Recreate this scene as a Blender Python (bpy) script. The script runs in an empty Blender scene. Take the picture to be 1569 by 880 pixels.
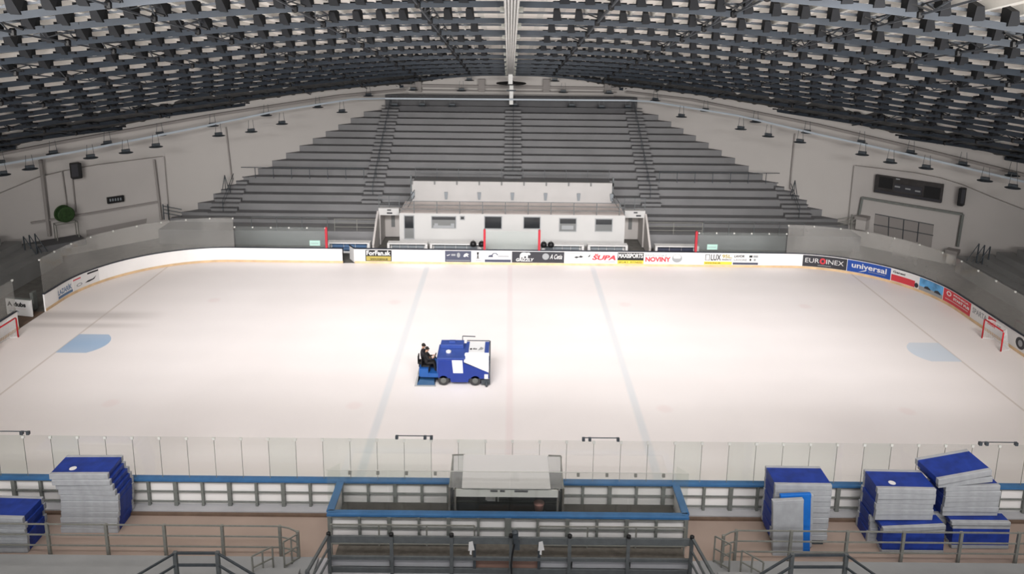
import bpy, bmesh, math, random
from mathutils import Vector, Matrix, noise
random.seed(7)
PI = math.pi
scn = bpy.context.scene
C = scn.collection

# ------------------------------------------------------------------ camera
CX, CH, PITCH, ROLL, FPX, CYP, YAW = -0.1576, 19.7648, .2095545, .01184955, 1200.47, 262.83, .00394206
def at(px, py, Y=None, Z=None):
    a = px - 784.5; b = py - CYP
    c, s = math.cos(ROLL), math.sin(ROLL); x = c*a + s*b; y = -s*a + c*b
    c, s = math.cos(PITCH), math.sin(PITCH); u = -y
    yy = FPX*c + u*s; zz = -FPX*s + u*c
    c, s = math.cos(YAW), math.sin(YAW)
    r = Vector((c*x + s*yy, -s*x + c*yy, zz)); o = Vector((CX, 0, CH))
    t = (Y/r.y) if Y is not None else ((Z - CH)/r.z)
    return o + r*t
def at_wall(px, py, d=0.0, side=None):
    # on the 45 degree wall, d metres in front of it
    r = at(px, py, Y=1.0) - Vector((CX, 0, CH)); o = Vector((CX, 0, CH))
    sg = -1 if px < 784 else 1
    n = Vector((sg*23.5, 24.5, 0)).normalized(); a = Vector((sg*14, 80, 0)) - n*d
    t = (a - o).dot(n)/r.dot(n)
    return o + r*t

# ------------------------------------------------------------------ materials
def mat(name, col, rough=.6, metal=0.0, var=.0, scale=2.0, spec=.3, emit=0, alpha=None):
    m = bpy.data.materials.new(name); m.use_nodes = True
    nt = m.node_tree; b = nt.nodes['Principled BSDF']
    b.inputs['Base Color'].default_value = (*col, 1)
    b.inputs['Roughness'].default_value = rough; b.inputs['Metallic'].default_value = metal
    b.inputs['Specular IOR Level'].default_value = spec
    if var > 0:
        tc = nt.nodes.new('ShaderNodeTexCoord'); n = nt.nodes.new('ShaderNodeTexNoise')
        n.inputs['Scale'].default_value = scale; n.inputs['Detail'].default_value = 5
        nt.links.new(tc.outputs['Object'], n.inputs['Vector'])
        r = nt.nodes.new('ShaderNodeValToRGB'); r.color_ramp.elements[0].position = .3; r.color_ramp.elements[1].position = .7
        r.color_ramp.elements[0].color = (*[c*(1-var) for c in col], 1)
        r.color_ramp.elements[1].color = (*[min(1, c*(1+var)) for c in col], 1)
        nt.links.new(n.outputs['Fac'], r.inputs['Fac']); nt.links.new(r.outputs['Color'], b.inputs['Base Color'])
    if emit:
        b.inputs['Emission Color'].default_value = (*col, 1); b.inputs['Emission Strength'].default_value = emit
    return m
def glass(name, tint, haze, hazecol, var=0.0, gloss=.06):
    m = bpy.data.materials.new(name); m.use_nodes = True; nt = m.node_tree; N = nt.nodes; L = nt.links
    N.remove(N['Principled BSDF']); out = N['Material Output']
    tr = N.new('ShaderNodeBsdfTransparent'); tr.inputs['Color'].default_value = (*tint, 1)
    gl = N.new('ShaderNodeBsdfGlossy'); gl.inputs['Roughness'].default_value = .08; gl.inputs['Color'].default_value = (.9, .95, .93, 1)
    df = N.new('ShaderNodeBsdfDiffuse'); df.inputs['Color'].default_value = (*hazecol, 1)
    m1 = N.new('ShaderNodeMixShader'); m1.inputs[0].default_value = gloss
    L.new(tr.outputs[0], m1.inputs[1]); L.new(gl.outputs[0], m1.inputs[2])
    m2 = N.new('ShaderNodeMixShader'); m2.inputs[0].default_value = haze
    L.new(m1.outputs[0], m2.inputs[1]); L.new(df.outputs[0], m2.inputs[2])
    if var:
        tc = N.new('ShaderNodeTexCoord'); no = N.new('ShaderNodeTexNoise'); no.inputs['Scale'].default_value = .35; no.inputs['Detail'].default_value = 4
        L.new(tc.outputs['Object'], no.inputs['Vector']); mr = N.new('ShaderNodeMapRange')
        mr.inputs['From Min'].default_value = .35; mr.inputs['From Max'].default_value = .65
        mr.inputs['To Min'].default_value = max(0, haze-var); mr.inputs['To Max'].default_value = haze+var
        L.new(no.outputs['Fac'], mr.inputs['Value']); L.new(mr.outputs[0], m2.inputs[0])
    L.new(m2.outputs[0], out.inputs[0]); return m

M = dict(
    white=mat('board_white', (.80, .78, .77), .4, var=.03, scale=.6),
    kick=mat('kick_yellow', (.62, .44, .26), .5, var=.15, scale=1.5),
    cap_dark=mat('cap_dark', (.02, .025, .04), .4),
    cap_blue=mat('cap_blue', (.04, .13, .29), .4, var=.12, scale=3),
    steel=mat('steel_grey', (.17, .18, .17), .5, .1, var=.12, scale=4),
    rail=mat('rail_grey', (.22, .22, .20), .45, .2, var=.1, scale=6),
    rail_dark=mat('rail_dark', (.055, .065, .075), .5, .1, var=.15, scale=5),
    rail_mid=mat('rail_mid', (.11, .12, .125), .5, .1, var=.12, scale=5),
    concrete=mat('stand_concrete', (.185, .185, .19), .8, var=.10, scale=.35),
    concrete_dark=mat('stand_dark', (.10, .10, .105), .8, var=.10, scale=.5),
    panel_back=mat('back_panel_grey', (.42, .41, .405), .7, var=.04, scale=.6),
    boxfloor=mat('box_floor', (.07, .064, .058), .8, var=.2, scale=2), end_grey=mat('end_stand_grey', (.24, .24, .237), .8, var=.1, scale=.5),
    tread=mat('stand_tread', (.145, .145, .15), .85, var=.1, scale=.5),
    concrete_near=mat('near_concrete', (.27, .275, .28), .75, var=.07, scale=.8),
    beige=mat('concourse_beige', (.33, .255, .215), .7, var=.07, scale=.5),
    brown=mat('dark_brown', (.14, .095, .07), .8, var=.2, scale=2),
    pale=mat('kerb_pale', (.40, .40, .42), .6, var=.08, scale=1.0),
    wall=mat('wall_plaster', (.50, .475, .455), .8, var=.035, scale=.15),
    wall_low=mat('wall_low', (.45, .425, .41), .8, var=.05, scale=.2),
    trim=mat('trim_brownish', (.27, .25, .24), .7),
    deck=mat('roof_deck', (.86, .82, .77), .7, var=.08, scale=.4),
    rib=mat('roof_rib', (.72, .70, .66), .7, var=.08, scale=1),
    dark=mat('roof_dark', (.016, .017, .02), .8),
    beam=mat('beam_blue', (.028, .036, .048), .5, .1, var=.15, scale=1.5),
    truss=mat('truss_grey', (.09, .10, .115), .5, .2),
    duct=mat('duct_white', (.75, .75, .73), .5, var=.06, scale=3),
    black=mat('black', (.008, .008, .009), .5),
    glassdark=mat('window_dark', (.02, .022, .025), .15, spec=.6),
    winmid=mat('window_mid', (.16, .165, .165), .3, spec=.5),
    booth=mat('booth_white', (.47, .465, .46), .7, var=.03, scale=.5),
    terrace=mat('terrace_pink', (.60, .54, .52), .8, var=.06, scale=1),
    red=mat('red', (.50, .02, .03), .4),
    redpost=mat('red_post', (.42, .03, .045), .4),
    blue=mat('machine_blue', (.008, .03, .22), .3, spec=.5, var=.05),
    blue_top=mat('machine_blue_light', (.03, .065, .27), .35, spec=.5),
    blue_mid=mat('machine_blue_mid', (.01, .08, .30), .35, spec=.5),
    mwhite=mat('machine_white', (.72, .73, .745), .3, spec=.5),
    tyre=mat('tyre', (.04, .04, .042), .8), hub=mat('hub', (.12, .125, .12), .5),
    slab_blue=mat('slab_blue', (.013, .035, .22), .5, var=.25, scale=3),
    slab_blue2=mat('slab_bright_blue', (.01, .13, .48), .5, var=.1, scale=3),
    slab_grey=mat('slab_grey', (.33, .34, .36), .6, var=.1, scale=3),
    green=mat('green_drum', (.022, .05, .014), .6, var=.4, scale=4),
    skin=mat('skin', (.45, .26, .18), .5), cloth=mat('black_cloth', (.012, .011, .012), .8, var=.3, scale=8),
    cloth2=mat('dark_cloth', (.018, .016, .02), .8, var=.3, scale=8), hair=mat('dark_hair', (.01, .008, .007), .7),
    net=mat('net_white', (.75, .75, .75), .7),
    ink=mat('ink_black', (.012, .012, .014), .5), adw=mat('ad_white', (.66, .65, .645), .4), adk=mat('ad_dark', (.035, .035, .042), .5),
    adnavy=mat('ad_navy', (.06, .065, .10), .5), adgold=mat('ad_gold', (.36, .29, .07), .5), adyel=mat('ad_yellow', (.72, .55, .06), .5),
    adred=mat('ad_red', (.55, .045, .06), .45), adblue=mat('ad_blue', (.02, .07, .32), .4), adsky=mat('ad_sky', (.10, .30, .55), .45, var=.45, scale=1.4),
    adgrey=mat('ad_grey', (.28, .29, .30), .5), adsteel=mat('ad_steel', (.09, .16, .28), .5), adpink=mat('ad_pinkgrey', (.6, .5, .5), .5),
    mint=mat('mint_sign', (.50, .72, .66), .5), lampglass=mat('lamp_pale', (.55, .55, .52), .4),
    booth_roof=mat('canopy_white', (.50, .49, .485), .5), wood=mat('booth_wood', (.10, .09, .078), .7, var=.2, scale=5),
    scoreb=mat('scoreboard_dark', (.035, .032, .032), .5, var=.3, scale=1.5),
    seat=mat('bench_grey', (.22, .24, .26), .6), darkfloor=mat('dark_floor', (.13, .125, .115), .8, var=.2, scale=2),  # one dark ground tone, shared with the penalty bench seats
    bucket=mat('bucket_red', (.35, .18, .15), .6), brick=mat('brick_tone', (.33, .20, .16), .8, var=.1),
    panelw=mat('panel_offwhite', (.55, .55, .52), .5, var=.04), 
)
G = dict(
    clear=glass('glass_clear', (.985, .988, .982), .01, (.8, .85, .8)),
    green=glass('glass_greenish', (.95, .97, .955), .015, (.7, .8, .75)),
    corner=glass('glass_corner', (.80, .80, .78), .32, (.37, .36, .345), var=.12, gloss=.08),  # grey diffuse mix stands in for reflections in the corner glass
    far=glass('glass_far', (.90, .94, .93), .10, (.40, .44, .43), var=.05),
    canopy=glass('glass_canopy', (.72, .74, .74), .30, (.55, .55, .55)),
)

# ------------------------------------------------------------------ mesh builder
class MB:
    def __init__(s): s.v = []; s.f = []; s.mi = []
    def add(s, vs, fs, mi=0):
        o = len(s.v); s.v += [Vector(v) for v in vs]
        for f in fs: s.f.append([i+o for i in f]); s.mi.append(mi)
        return s
    def box(s, a, b, mi=0):
        x0, y0, z0 = a; x1, y1, z1 = b
        return s.add([(x0,y0,z0),(x1,y0,z0),(x1,y1,z0),(x0,y1,z0),(x0,y0,z1),(x1,y0,z1),(x1,y1,z1),(x0,y1,z1)],
            [(0,3,2,1),(4,5,6,7),(0,1,5,4),(1,2,6,5),(2,3,7,6),(3,0,4,7)], mi)
    def hexa(s, p, mi=0):
        return s.add(p, [(0,3,2,1),(4,5,6,7),(0,1,5,4),(1,2,6,5),(2,3,7,6),(3,0,4,7)], mi)
    def bar(s, a, b, w, h=None, mi=0, up=(0,0,1)):
        a = Vector(a); b = Vector(b); h = h or w; d = (b-a).normalized(); up = Vector(up)
        if abs(d.dot(up)) > .98: up = Vector((0,1,0))
        r = d.cross(up).normalized(); u = r.cross(d)
        q = []
        for p in (a, b):
            for i, j in ((-1,-1),(1,-1),(1,1),(-1,1)): q.append(p + r*(w/2*i) + u*(h/2*j))
        return s.add(q, [(0,3,2,1),(4,5,6,7),(0,1,5,4),(1,2,6,5),(2,3,7,6),(3,0,4,7)], mi)
    def tube(s, pts, r, n=8, mi=0, cap=True, r2=None):
        pts = [Vector(p) for p in pts]; o = len(s.v); k = len(pts); prev = None
        for i, p in enumerate(pts):
            d = (pts[min(i+1,k-1)] - pts[max(i-1,0)]).normalized()
            ref = Vector((0,0,1)) if abs(d.z) < .95 else Vector((0,1,0))
            a = d.cross(ref).normalized(); b = a.cross(d)
            rr = r if r2 is None else r + (r2-r)*i/(k-1)
            for j in range(n):
                t = 2*PI*j/n; s.v.append(p + a*math.cos(t)*rr + b*math.sin(t)*rr)
        for i in range(k-1):
            for j in range(n):
                s.f.append([o+i*n+j, o+i*n+(j+1)%n, o+(i+1)*n+(j+1)%n, o+(i+1)*n+j]); s.mi.append(mi)
        if cap:
            s.f.append([o+j for j in range(n)][::-1]); s.mi.append(mi)
            s.f.append([o+(k-1)*n+j for j in range(n)]); s.mi.append(mi)
        return s
    def lathe(s, c, prof, n=16, mi=0, axis='z'):
        c = Vector(c); o = len(s.v)
        for (r, z) in prof:
            for j in range(n):
                t = 2*PI*j/n; x, y = r*math.cos(t), r*math.sin(t)
                s.v.append(c + (Vector((x, y, z)) if axis == 'z' else Vector((x, z, y)) if axis == 'y' else Vector((z, x, y))))
        for i in range(len(prof)-1):
            for j in range(n):
                s.f.append([o+i*n+j, o+i*n+(j+1)%n, o+(i+1)*n+(j+1)%n, o+(i+1)*n+j]); s.mi.append(mi)
        s.f.append([o+j for j in range(n)]); s.mi.append(mi)
        s.f.append([o+(len(prof)-1)*n+j for j in range(n)]); s.mi.append(mi)
        return s
    def prism(s, poly, axis, a, b, mi=0):
        n = len(poly)
        def P(u, w, t): return {'y': (u, t, w), 'x': (t, u, w), 'z': (u, w, t)}[axis]
        vs = [P(u, w, a) for u, w in poly] + [P(u, w, b) for u, w in poly]
        return s.add(vs, [list(range(n)), list(range(n, 2*n))[::-1]] + [(i, i+n, (i+1)%n+n, (i+1)%n) for i in range(n)], mi)
    def build(s, name, m, parent=None, smooth=False, bevel=0, loc=None):
        me = bpy.data.meshes.new(name)
        vs = s.v
        if parent is not None and parent.get('_o') is not None:
            o = Vector(parent['_o']); vs = [v - o for v in vs]
        elif loc is not None:
            vs = [v - Vector(loc) for v in vs]
        me.from_pydata([tuple(v) for v in vs], [], s.f)
        ms = m if isinstance(m, (list, tuple)) else [m]
        for x in ms: me.materials.append(x)
        for p, i in zip(me.polygons, s.mi): p.material_index = i; p.use_smooth = smooth
        bm = bmesh.new(); bm.from_mesh(me); bmesh.ops.recalc_face_normals(bm, faces=bm.faces); bm.to_mesh(me); bm.free()
        ob = bpy.data.objects.new(name, me); C.objects.link(ob)
        if loc is not None and parent is None: ob.location = loc
        if parent is not None:
            ob.parent = parent
            if parent.get('_o') is not None: ob['_o'] = tuple(parent['_o'])
        if bevel:
            b = ob.modifiers.new('bevel', 'BEVEL'); b.width = bevel; b.segments = 2; b.limit_method = 'ANGLE'
        return ob
def tag(o, label=None, cat=None, group=None, kind=None):
    if label: o['label'] = label
    if cat: o['category'] = cat
    if group: o['group'] = group
    if kind: o['kind'] = kind
    return o
def struct(o, label=None, cat=None): return tag(o, label, cat, None, 'structure')
def thing(name, label, cat, loc=(0,0,0), group=None, world=True):
    o = bpy.data.objects.new(name, None); C.objects.link(o); o.location = loc; o.empty_display_size = .3
    if world: o['_o'] = tuple(loc)      # parts are written in world coordinates
    return tag(o, label, cat, group)
def part(o, label): o['label'] = label; return o
def copy_thing(o, loc, label, group=None, rot=None):
    r = o.copy(); C.objects.link(r); r.location = loc; r['label'] = label
    if rot is not None: r.rotation_euler = rot
    if group: r['group'] = group
    for ch in [c for c in ALLCH(o)]:
        c = ch.copy(); C.objects.link(c); c.parent = r
        for g in ALLCH(ch):
            d = g.copy(); C.objects.link(d); d.parent = c
    return r
def ALLCH(o): return [c for c in bpy.data.objects if c.parent == o]

# ------------------------------------------------------------------ rink outline
HX, Y0, Y1, RR = 30.0, 28.0, 58.0, 8.5
def outline(s, off=0.0):
    """s measured from far centre, + to the right; off = metres outward. returns point and tangent"""
    sg = 1 if s >= 0 else -1; a = abs(s); L1 = HX-RR; LA = PI/2*RR; L2 = (Y1-Y0)-2*RR
    if a <= L1: p = Vector((a, Y1+off, 0)); t = Vector((1, 0, 0))
    elif a <= L1+LA:
        th = (a-L1)/RR; p = Vector((L1 + (RR+off)*math.sin(th), Y1-RR + (RR+off)*math.cos(th), 0)); t = Vector((math.cos(th), -math.sin(th), 0))
    elif a <= L1+LA+L2: p = Vector((HX+off, Y1-RR-(a-L1-LA), 0)); t = Vector((0, -1, 0))
    elif a <= L1+2*LA+L2:
        th = (a-L1-LA-L2)/RR; p = Vector((HX-RR + (RR+off)*math.cos(th), Y0+RR - (RR+off)*math.sin(th), 0)); t = Vector((-math.sin(th), -math.cos(th), 0))
    else: p = Vector((HX-RR-(a-L1-2*LA-L2), Y0-off, 0)); t = Vector((-1, 0, 0))
    if sg < 0: p.x = -p.x; t = Vector((t.x, -t.y, 0))
    return p, t
SC = HX-RR; SA = SC+PI/2*RR; SE = SA+(Y1-Y0)-2*RR; SN = SE+PI/2*RR
def sweep(mb, s0, s1, offs, zs, mi=0, step=.5):
    """rectangular section offs=(o0,o1), zs=(z0,z1) swept along the outline"""
    n = max(1, int(abs(s1-s0)/step)); o = len(mb.v)
    for i in range(n+1):
        s = s0+(s1-s0)*i/n
        for off, z in ((offs[0], zs[0]), (offs[1], zs[0]), (offs[1], zs[1]), (offs[0], zs[1])):
            p, _ = outline(s, off); mb.v.append(Vector((p.x, p.y, z)))
    for i in range(n):
        for j in range(4):
            mb.f.append([o+i*4+j, o+i*4+(j+1)%4, o+(i+1)*4+(j+1)%4, o+(i+1)*4+j]); mb.mi.append(mi)
    mb.f.append([o, o+1, o+2, o+3]); mb.mi.append(mi)
    e = o+n*4; mb.f.append([e+3, e+2, e+1, e]); mb.mi.append(mi)
    return mb
def s_of(px, py, z=.15):
    """arc length of the outline point seen at a pixel"""
    P = at(px, py, Z=z); best = None
    for k in range(-700, 701):
        s = k*.07
        q, _ = outline(s)
        d = (q.x-P.x)**2+(q.y-P.y)**2
        if best is None or d < best[0]: best = (d, s)
    return best[1]

# ------------------------------------------------------------------ ice
def ice_material():
    m = bpy.data.materials.new('ice'); m.use_nodes = True; nt = m.node_tree; N = nt.nodes; L = nt.links
    b = N['Principled BSDF']; b.inputs['Roughness'].default_value = .5; b.inputs['Specular IOR Level'].default_value = .12
    tc = N.new('ShaderNodeTexCoord'); sep = N.new('ShaderNodeSeparateXYZ'); L.new(tc.outputs['Object'], sep.inputs[0])
    def mth(op, a, c=None, clamp=False):
        n = N.new('ShaderNodeMath'); n.operation = op; n.use_clamp = clamp
        for i, v in enumerate((a, c)):
            if v is None: continue
            if isinstance(v, (int, float)): n.inputs[i].default_value = v
            else: L.new(v, n.inputs[i])
        return n.outputs[0]
    X, Y = sep.outputs[0], sep.outputs[1]
    no = N.new('ShaderNodeTexNoise'); no.inputs['Scale'].default_value = .12; no.inputs['Detail'].default_value = 6
    L.new(tc.outputs['Object'], no.inputs['Vector'])
    rp = N.new('ShaderNodeValToRGB'); rp.color_ramp.elements[0].position = .35; rp.color_ramp.elements[1].position = .68
    rp.color_ramp.elements[0].color = (.80, .76, .757, 1); rp.color_ramp.elements[1].color = (.86, .815, .812, 1)
    L.new(no.outputs['Fac'], rp.inputs[0]); cur = rp.outputs[0]
    def mix(fac, col):
        nonlocal cur
        n = N.new('ShaderNodeMixRGB'); L.new(fac, n.inputs[0]); L.new(cur, n.inputs[1]); n.inputs[2].default_value = (*col, 1); cur = n.outputs[0]
    def band(V, c, hw, soft, amt):   # soft band around V = c
        d = mth('ABSOLUTE', mth('SUBTRACT', V, c))
        k = mth('DIVIDE', mth('SUBTRACT', hw+soft, d), soft, True)
        return mth('MULTIPLY', k, amt)
    # warm cast toward both ends
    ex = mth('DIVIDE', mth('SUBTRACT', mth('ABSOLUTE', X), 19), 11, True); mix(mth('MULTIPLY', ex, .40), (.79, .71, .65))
    # centre line, blue lines, goal lines
    mix(band(X, 0, .10, .14, .40), (.76, .62, .63))
    for c in (-6.37, 6.37): mix(band(X, c, .12, .14, .60), (.62, .66, .70))
    for c in (-26, 26): mix(band(X, c, .05, .03, .55), (.52, .44, .38))
    # creases
    for sg in (-1, 1):
        u = mth('MULTIPLY', mth('SUBTRACT', 26*sg, X), sg)       # distance into play
        v = mth('SUBTRACT', Y, 43)
        r = mth('SQRT', mth('ADD', mth('MULTIPLY', mth('MULTIPLY', u, u), .64), mth('MULTIPLY', v, v)))
        inside = mth('MULTIPLY', mth('GREATER_THAN', u, 0), mth('MULTIPLY', mth('LESS_THAN', r, 1.9), mth('LESS_THAN', mth('ABSOLUTE', v), 1.28)))
        mix(mth('MULTIPLY', inside, .85 if sg < 0 else .75), (.29, .45, .66) if sg < 0 else (.53, .62, .72))
        edge = mth('MULTIPLY', inside, mth('GREATER_THAN', mth('MAXIMUM', mth('SUBTRACT', r, .45), mth('ABSOLUTE', v)), 1.22))
    # faint face-off spots
    for (cx, cy) in ((-7.8, 50), (7.8, 50), (-7.8, 36), (7.8, 36), (-20, 50), (20, 50), (20, 36), (-20, 36)):
        dd = mth('SQRT', mth('ADD', mth('POWER', mth('SUBTRACT', X, cx), 2), mth('POWER', mth('SUBTRACT', Y, cy), 2)))
        mix(mth('MULTIPLY', mth('DIVIDE', mth('SUBTRACT', .5, dd), .25, True), .18), (.70, .45, .45))
    # long resurfacing sweeps
    wv = N.new('ShaderNodeTexWave'); wv.wave_type = 'BANDS'; wv.bands_direction = 'Y'; wv.inputs['Scale'].default_value = .11; wv.inputs['Distortion'].default_value = 2.0; wv.inputs['Detail'].default_value = 2
    wv.inputs['Detail Scale'].default_value = .15
    L.new(tc.outputs['Object'], wv.inputs['Vector'])
    mix(mth('MULTIPLY', wv.outputs['Fac'], .15), (.74, .70, .69))
    # worn strip at the left end gate
    g = mth('MULTIPLY', band(X, -27.5, 2.5, 3, 1), band(Y, 47.2, .25, .6, .45)); mix(g, (.40, .36, .34))
    g = mth('MULTIPLY', band(X, -27, 2.0, 3, 1), band(Y, 45.6, .1, .4, .4)); mix(g, (.42, .38, .36))
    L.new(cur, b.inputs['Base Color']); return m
mb = MB(); ring = []
n = 240
tot = 2*SN + 2*SC
pts = []
S = SN+SC
for i in range(n):
    s = -S + 2*S*i/n
    p, _ = outline(s, .05); pts.append((p.x, p.y))
mb.v = [Vector((0, 43, 0))] + [Vector((x, y, 0)) for x, y in pts]
for i in range(n): mb.f.append([0, 1+i, 1+(i+1) % n]); mb.mi.append(0)
ice = mb.build('floor', ice_material())
ice.location = (0, 0, 0); struct(ice, 'white ice surface with pale red and blue lines and light blue goal creases', 'ice')
# ground under everything (concrete), beyond the boards
mb = MB(); mb.box((-60, -6, -.60), (60, 27.5, -.17)); mb.box((-60, 27.5, -.60), (60, 90, -.06))
fl = mb.build('floor.001', M['darkfloor']); struct(fl, 'dark concrete ground around and beneath the rink', 'floor')
mb = MB(); mb.box((-46, 22.0, -.17), (46, 27.55, -.12)); fl = mb.build('floor.002', M['beige']); struct(fl, 'beige concourse floor along the near boards', 'floor')
mb = MB()
for a, b in ((-46, -6.75), (6.65, 46)): mb.box((a, 27.55, -.17), (b, 28.15, .03))
fl = mb.build('trim_1', M['pale']); struct(fl, 'pale concrete kerb under the near boards', 'kerb')
mb = MB()
for a, b in ((-46, -6.75), (6.65, 46)): mb.box((a, 27.42, -.165), (b, 27.54, -.02))  # dark brown strip put in for the shadow under the kerb
fl = mb.build('trim_2', M['brown']); struct(fl, 'dark brown strip standing in for the shadow below the kerb', 'shadow strip')

# ------------------------------------------------------------------ boards
def boards(name, label, segs, capm, posts=False):
    t = thing(name, label, 'rink boards')
    a = MB(); k = MB(); c = MB()
    for s0, s1 in segs:
        sweep(a, s0, s1, (0, .10), (.0, 1.16)); sweep(k, s0, s1, (-.02, .0), (.01, .19)); sweep(c, s0, s1, (-.04, .16), (1.16, 1.21))
    a.build('board_panel', M['white'], t); k.build('kickplate', M['kick'], t); c.build('top_rail', capm, t)
    return t
boards('rink_boards', 'white boards with yellow kickplate along the far straight side of the ice', [(-SC, -12.95), (-12.05, SC)], M['cap_dark'])
SG0 = s_of(60, 474); SG1 = s_of(-2, 520)
boards('rink_boards', 'curved white boards in the far left corner of the rink', [(-SC, SG0)], M['cap_dark'])
boards('rink_boards', 'short white boards beyond the open gate at the left end behind the goal', [(-(SA+4.6), -SE)], M['cap_dark'])
boards('rink_boards', 'curved boards with adverts in the far right corner of the rink', [(SC, SE)], M['cap_dark'])

# open bench door far left
t = thing('bench_door', 'white door standing open in the far boards beside the left bench', 'door', (-12.05, 58.05, 0))
mb = MB(); mb.hexa([(-12.62, 58.95, .05), (-12.12, 58.1, .05), (-12.06, 58.14, .05), (-12.56, 58.99, .05), (-12.62, 58.95, 1.15), (-12.12, 58.1, 1.15), (-12.06, 58.14, 1.15), (-12.56, 58.99, 1.15)])
mb.build('door_leaf', M['adw'], t); mb = MB(); mb.bar((-12.64, 58.98, 1.17), (-12.08, 58.12, 1.17), .1, .05); mb.build('edge_rail', M['cap_dark'], t)
mb = MB(); mb.box((-12.99, 58.0, 0), (-12.93, 58.14, 1.18)); mb.build('door_frame', M['black'], t)

# swung open gate at the left end
t = thing('rink_gate', 'pale gate panel swung open at the left end with black lettering', 'gate', tuple(at(53, 482, Z=0)))
A = at(12, 478, Z=.25); B = at(50, 482, Z=.25); A.z = B.z = .1
mb = MB(); mb.bar(A + Vector((0, 0, .55)), B + Vector((0, 0, .55)), .1, 1.1); mb.build('gate_panel', M['adw'], t)
mb = MB(); mb.bar(A + Vector((0, 0, 1.13)), B + Vector((0, 0, 1.13)), .16, .06); mb.build('gate_rail', M['steel'], t)
gate_fr = (A, B, t)
mb = MB(); p = at(57, 474, Z=0); mb.box((p.x-.25, p.y-.2, 0), (p.x-.05, p.y+.2, 1.2)); mb.build('gate_post', M['steel'], t)
mb = MB(); q = [at(22, 492, Z=.02), at(48, 484, Z=.02), at(36, 498, Z=.02), at(8, 505, Z=.02), at(-60, 530, Z=.02), at(-60, 480, Z=.02)]
mb = MB()
pp = [outline(s, .06)[0] for s in [SG0-.02 - i*((SA+4.6)+SG0)/8 for i in range(9)]]
outp = [outline(s, 2.2)[0] for s in [SG0-.02 - i*((SA+4.6)+SG0)/8 for i in range(9)]]
mb.v = [Vector((p.x, p.y, .0)) for p in pp] + [Vector((p.x, p.y, .0)) for p in outp]
for i in range(8): mb.f.append([i, i+1, i+10, i+9]); mb.mi.append(0)
struct(mb.build('floor.003', M['brown']), 'dark wet ground in the gateway at the left end', 'floor')

# ------------------------------------------------------------------ lettering / adverts
def text_mesh(body, bold=0.0, shear=0.0):
    cu = bpy.data.curves.new('t', 'FONT'); cu.body = body; cu.size = 1; cu.offset = bold; cu.shear = shear; cu.resolution_u = 3
    o = bpy.data.objects.new('t', cu); C.objects.link(o); bpy.context.view_layer.update()
    dg = bpy.context.evaluated_depsgraph_get(); me = bpy.data.meshes.new_from_object(o.evaluated_get(dg))
    vs = [v.co.copy() for v in me.vertices]; fs = [list(p.vertices) for p in me.polygons]
    bpy.data.objects.remove(o); bpy.data.curves.remove(cu); bpy.data.meshes.remove(me)
    x0 = min(v.x for v in vs); x1 = max(v.x for v in vs); y0 = min(v.y for v in vs); y1 = max(v.y for v in vs)
    return [((v.x-x0)/(x1-x0), (v.y-y0)/(y1-y0)) for v in vs], fs
def ell(n=20): return [(.5+.5*math.cos(2*PI*i/n), .5+.5*math.sin(2*PI*i/n)) for i in range(n)], [list(range(n))]
def quad(): return [(0,0),(1,0),(1,1),(0,1)], [[0,1,2,3]]
class Banner:
    """flat print fixed to the boards, content placed in unit coordinates"""
    def __init__(s, s0, s1, label, base, z0=.20, z1=1.10, parent=None, mapper=None, name='advert_banner', thing_=True):
        s.s0, s.s1, s.z0, s.z1 = s0, s1, z0, z1; s.mapper = mapper; s.layer = 1
        p = s.P(.5, 0, 0)
        s.t = thing(name, label, 'advertisement', tuple(p)) if parent is None else parent
        mb = MB(); n = max(1, int(abs(s1-s0)/.35)) if mapper is None else 1
        for i in range(n+1): mb.v += [s.P(i/n, 0, .5), s.P(i/n, 1, .5)]
        for i in range(n): mb.f.append([2*i, 2*i+2, 2*i+3, 2*i+1]); mb.mi.append(0)
        mb.build('backing', base, s.t)
    def P(s, u, v, lay):
        if s.mapper: return s.mapper(u, v, lay)
        p, _ = outline(s.s0+(s.s1-s.s0)*u, -.006*lay - .004); return Vector((p.x, p.y, s.z0+(s.z1-s.z0)*v))
    def put(s, shape, box, m, name='lettering'):
        s.layer += .5
        vs, fs = shape; u0, v0, u1, v1 = box; mb = MB()
        if len(fs) == 1 and len(vs) == 4 and s.mapper is None:
            n = max(1, int(abs(s.s1-s.s0)*(u1-u0)/.35))
            for i in range(n+1): mb.v += [s.P(u0+(u1-u0)*i/n, v0, s.layer), s.P(u0+(u1-u0)*i/n, v1, s.layer)]
            for i in range(n): mb.f.append([2*i, 2*i+2, 2*i+3, 2*i+1]); mb.mi.append(0)
        else:
            mb.v = [s.P(u0+(u1-u0)*a, v0+(v1-v0)*b, s.layer) for a, b in vs]; mb.f = fs; mb.mi = [0]*len(fs)
        return mb.build(name, m, s.t)
    def text(s, body, box, m, bold=.02, shear=0): return s.put(text_mesh(body, bold, shear), box, m)
def fx(px): return s_of(px, 403.5+(px-700)*.009)
def far(px0, px1, label, base, **k): return Banner(fx(px0), fx(px1), label, base, **k)

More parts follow.
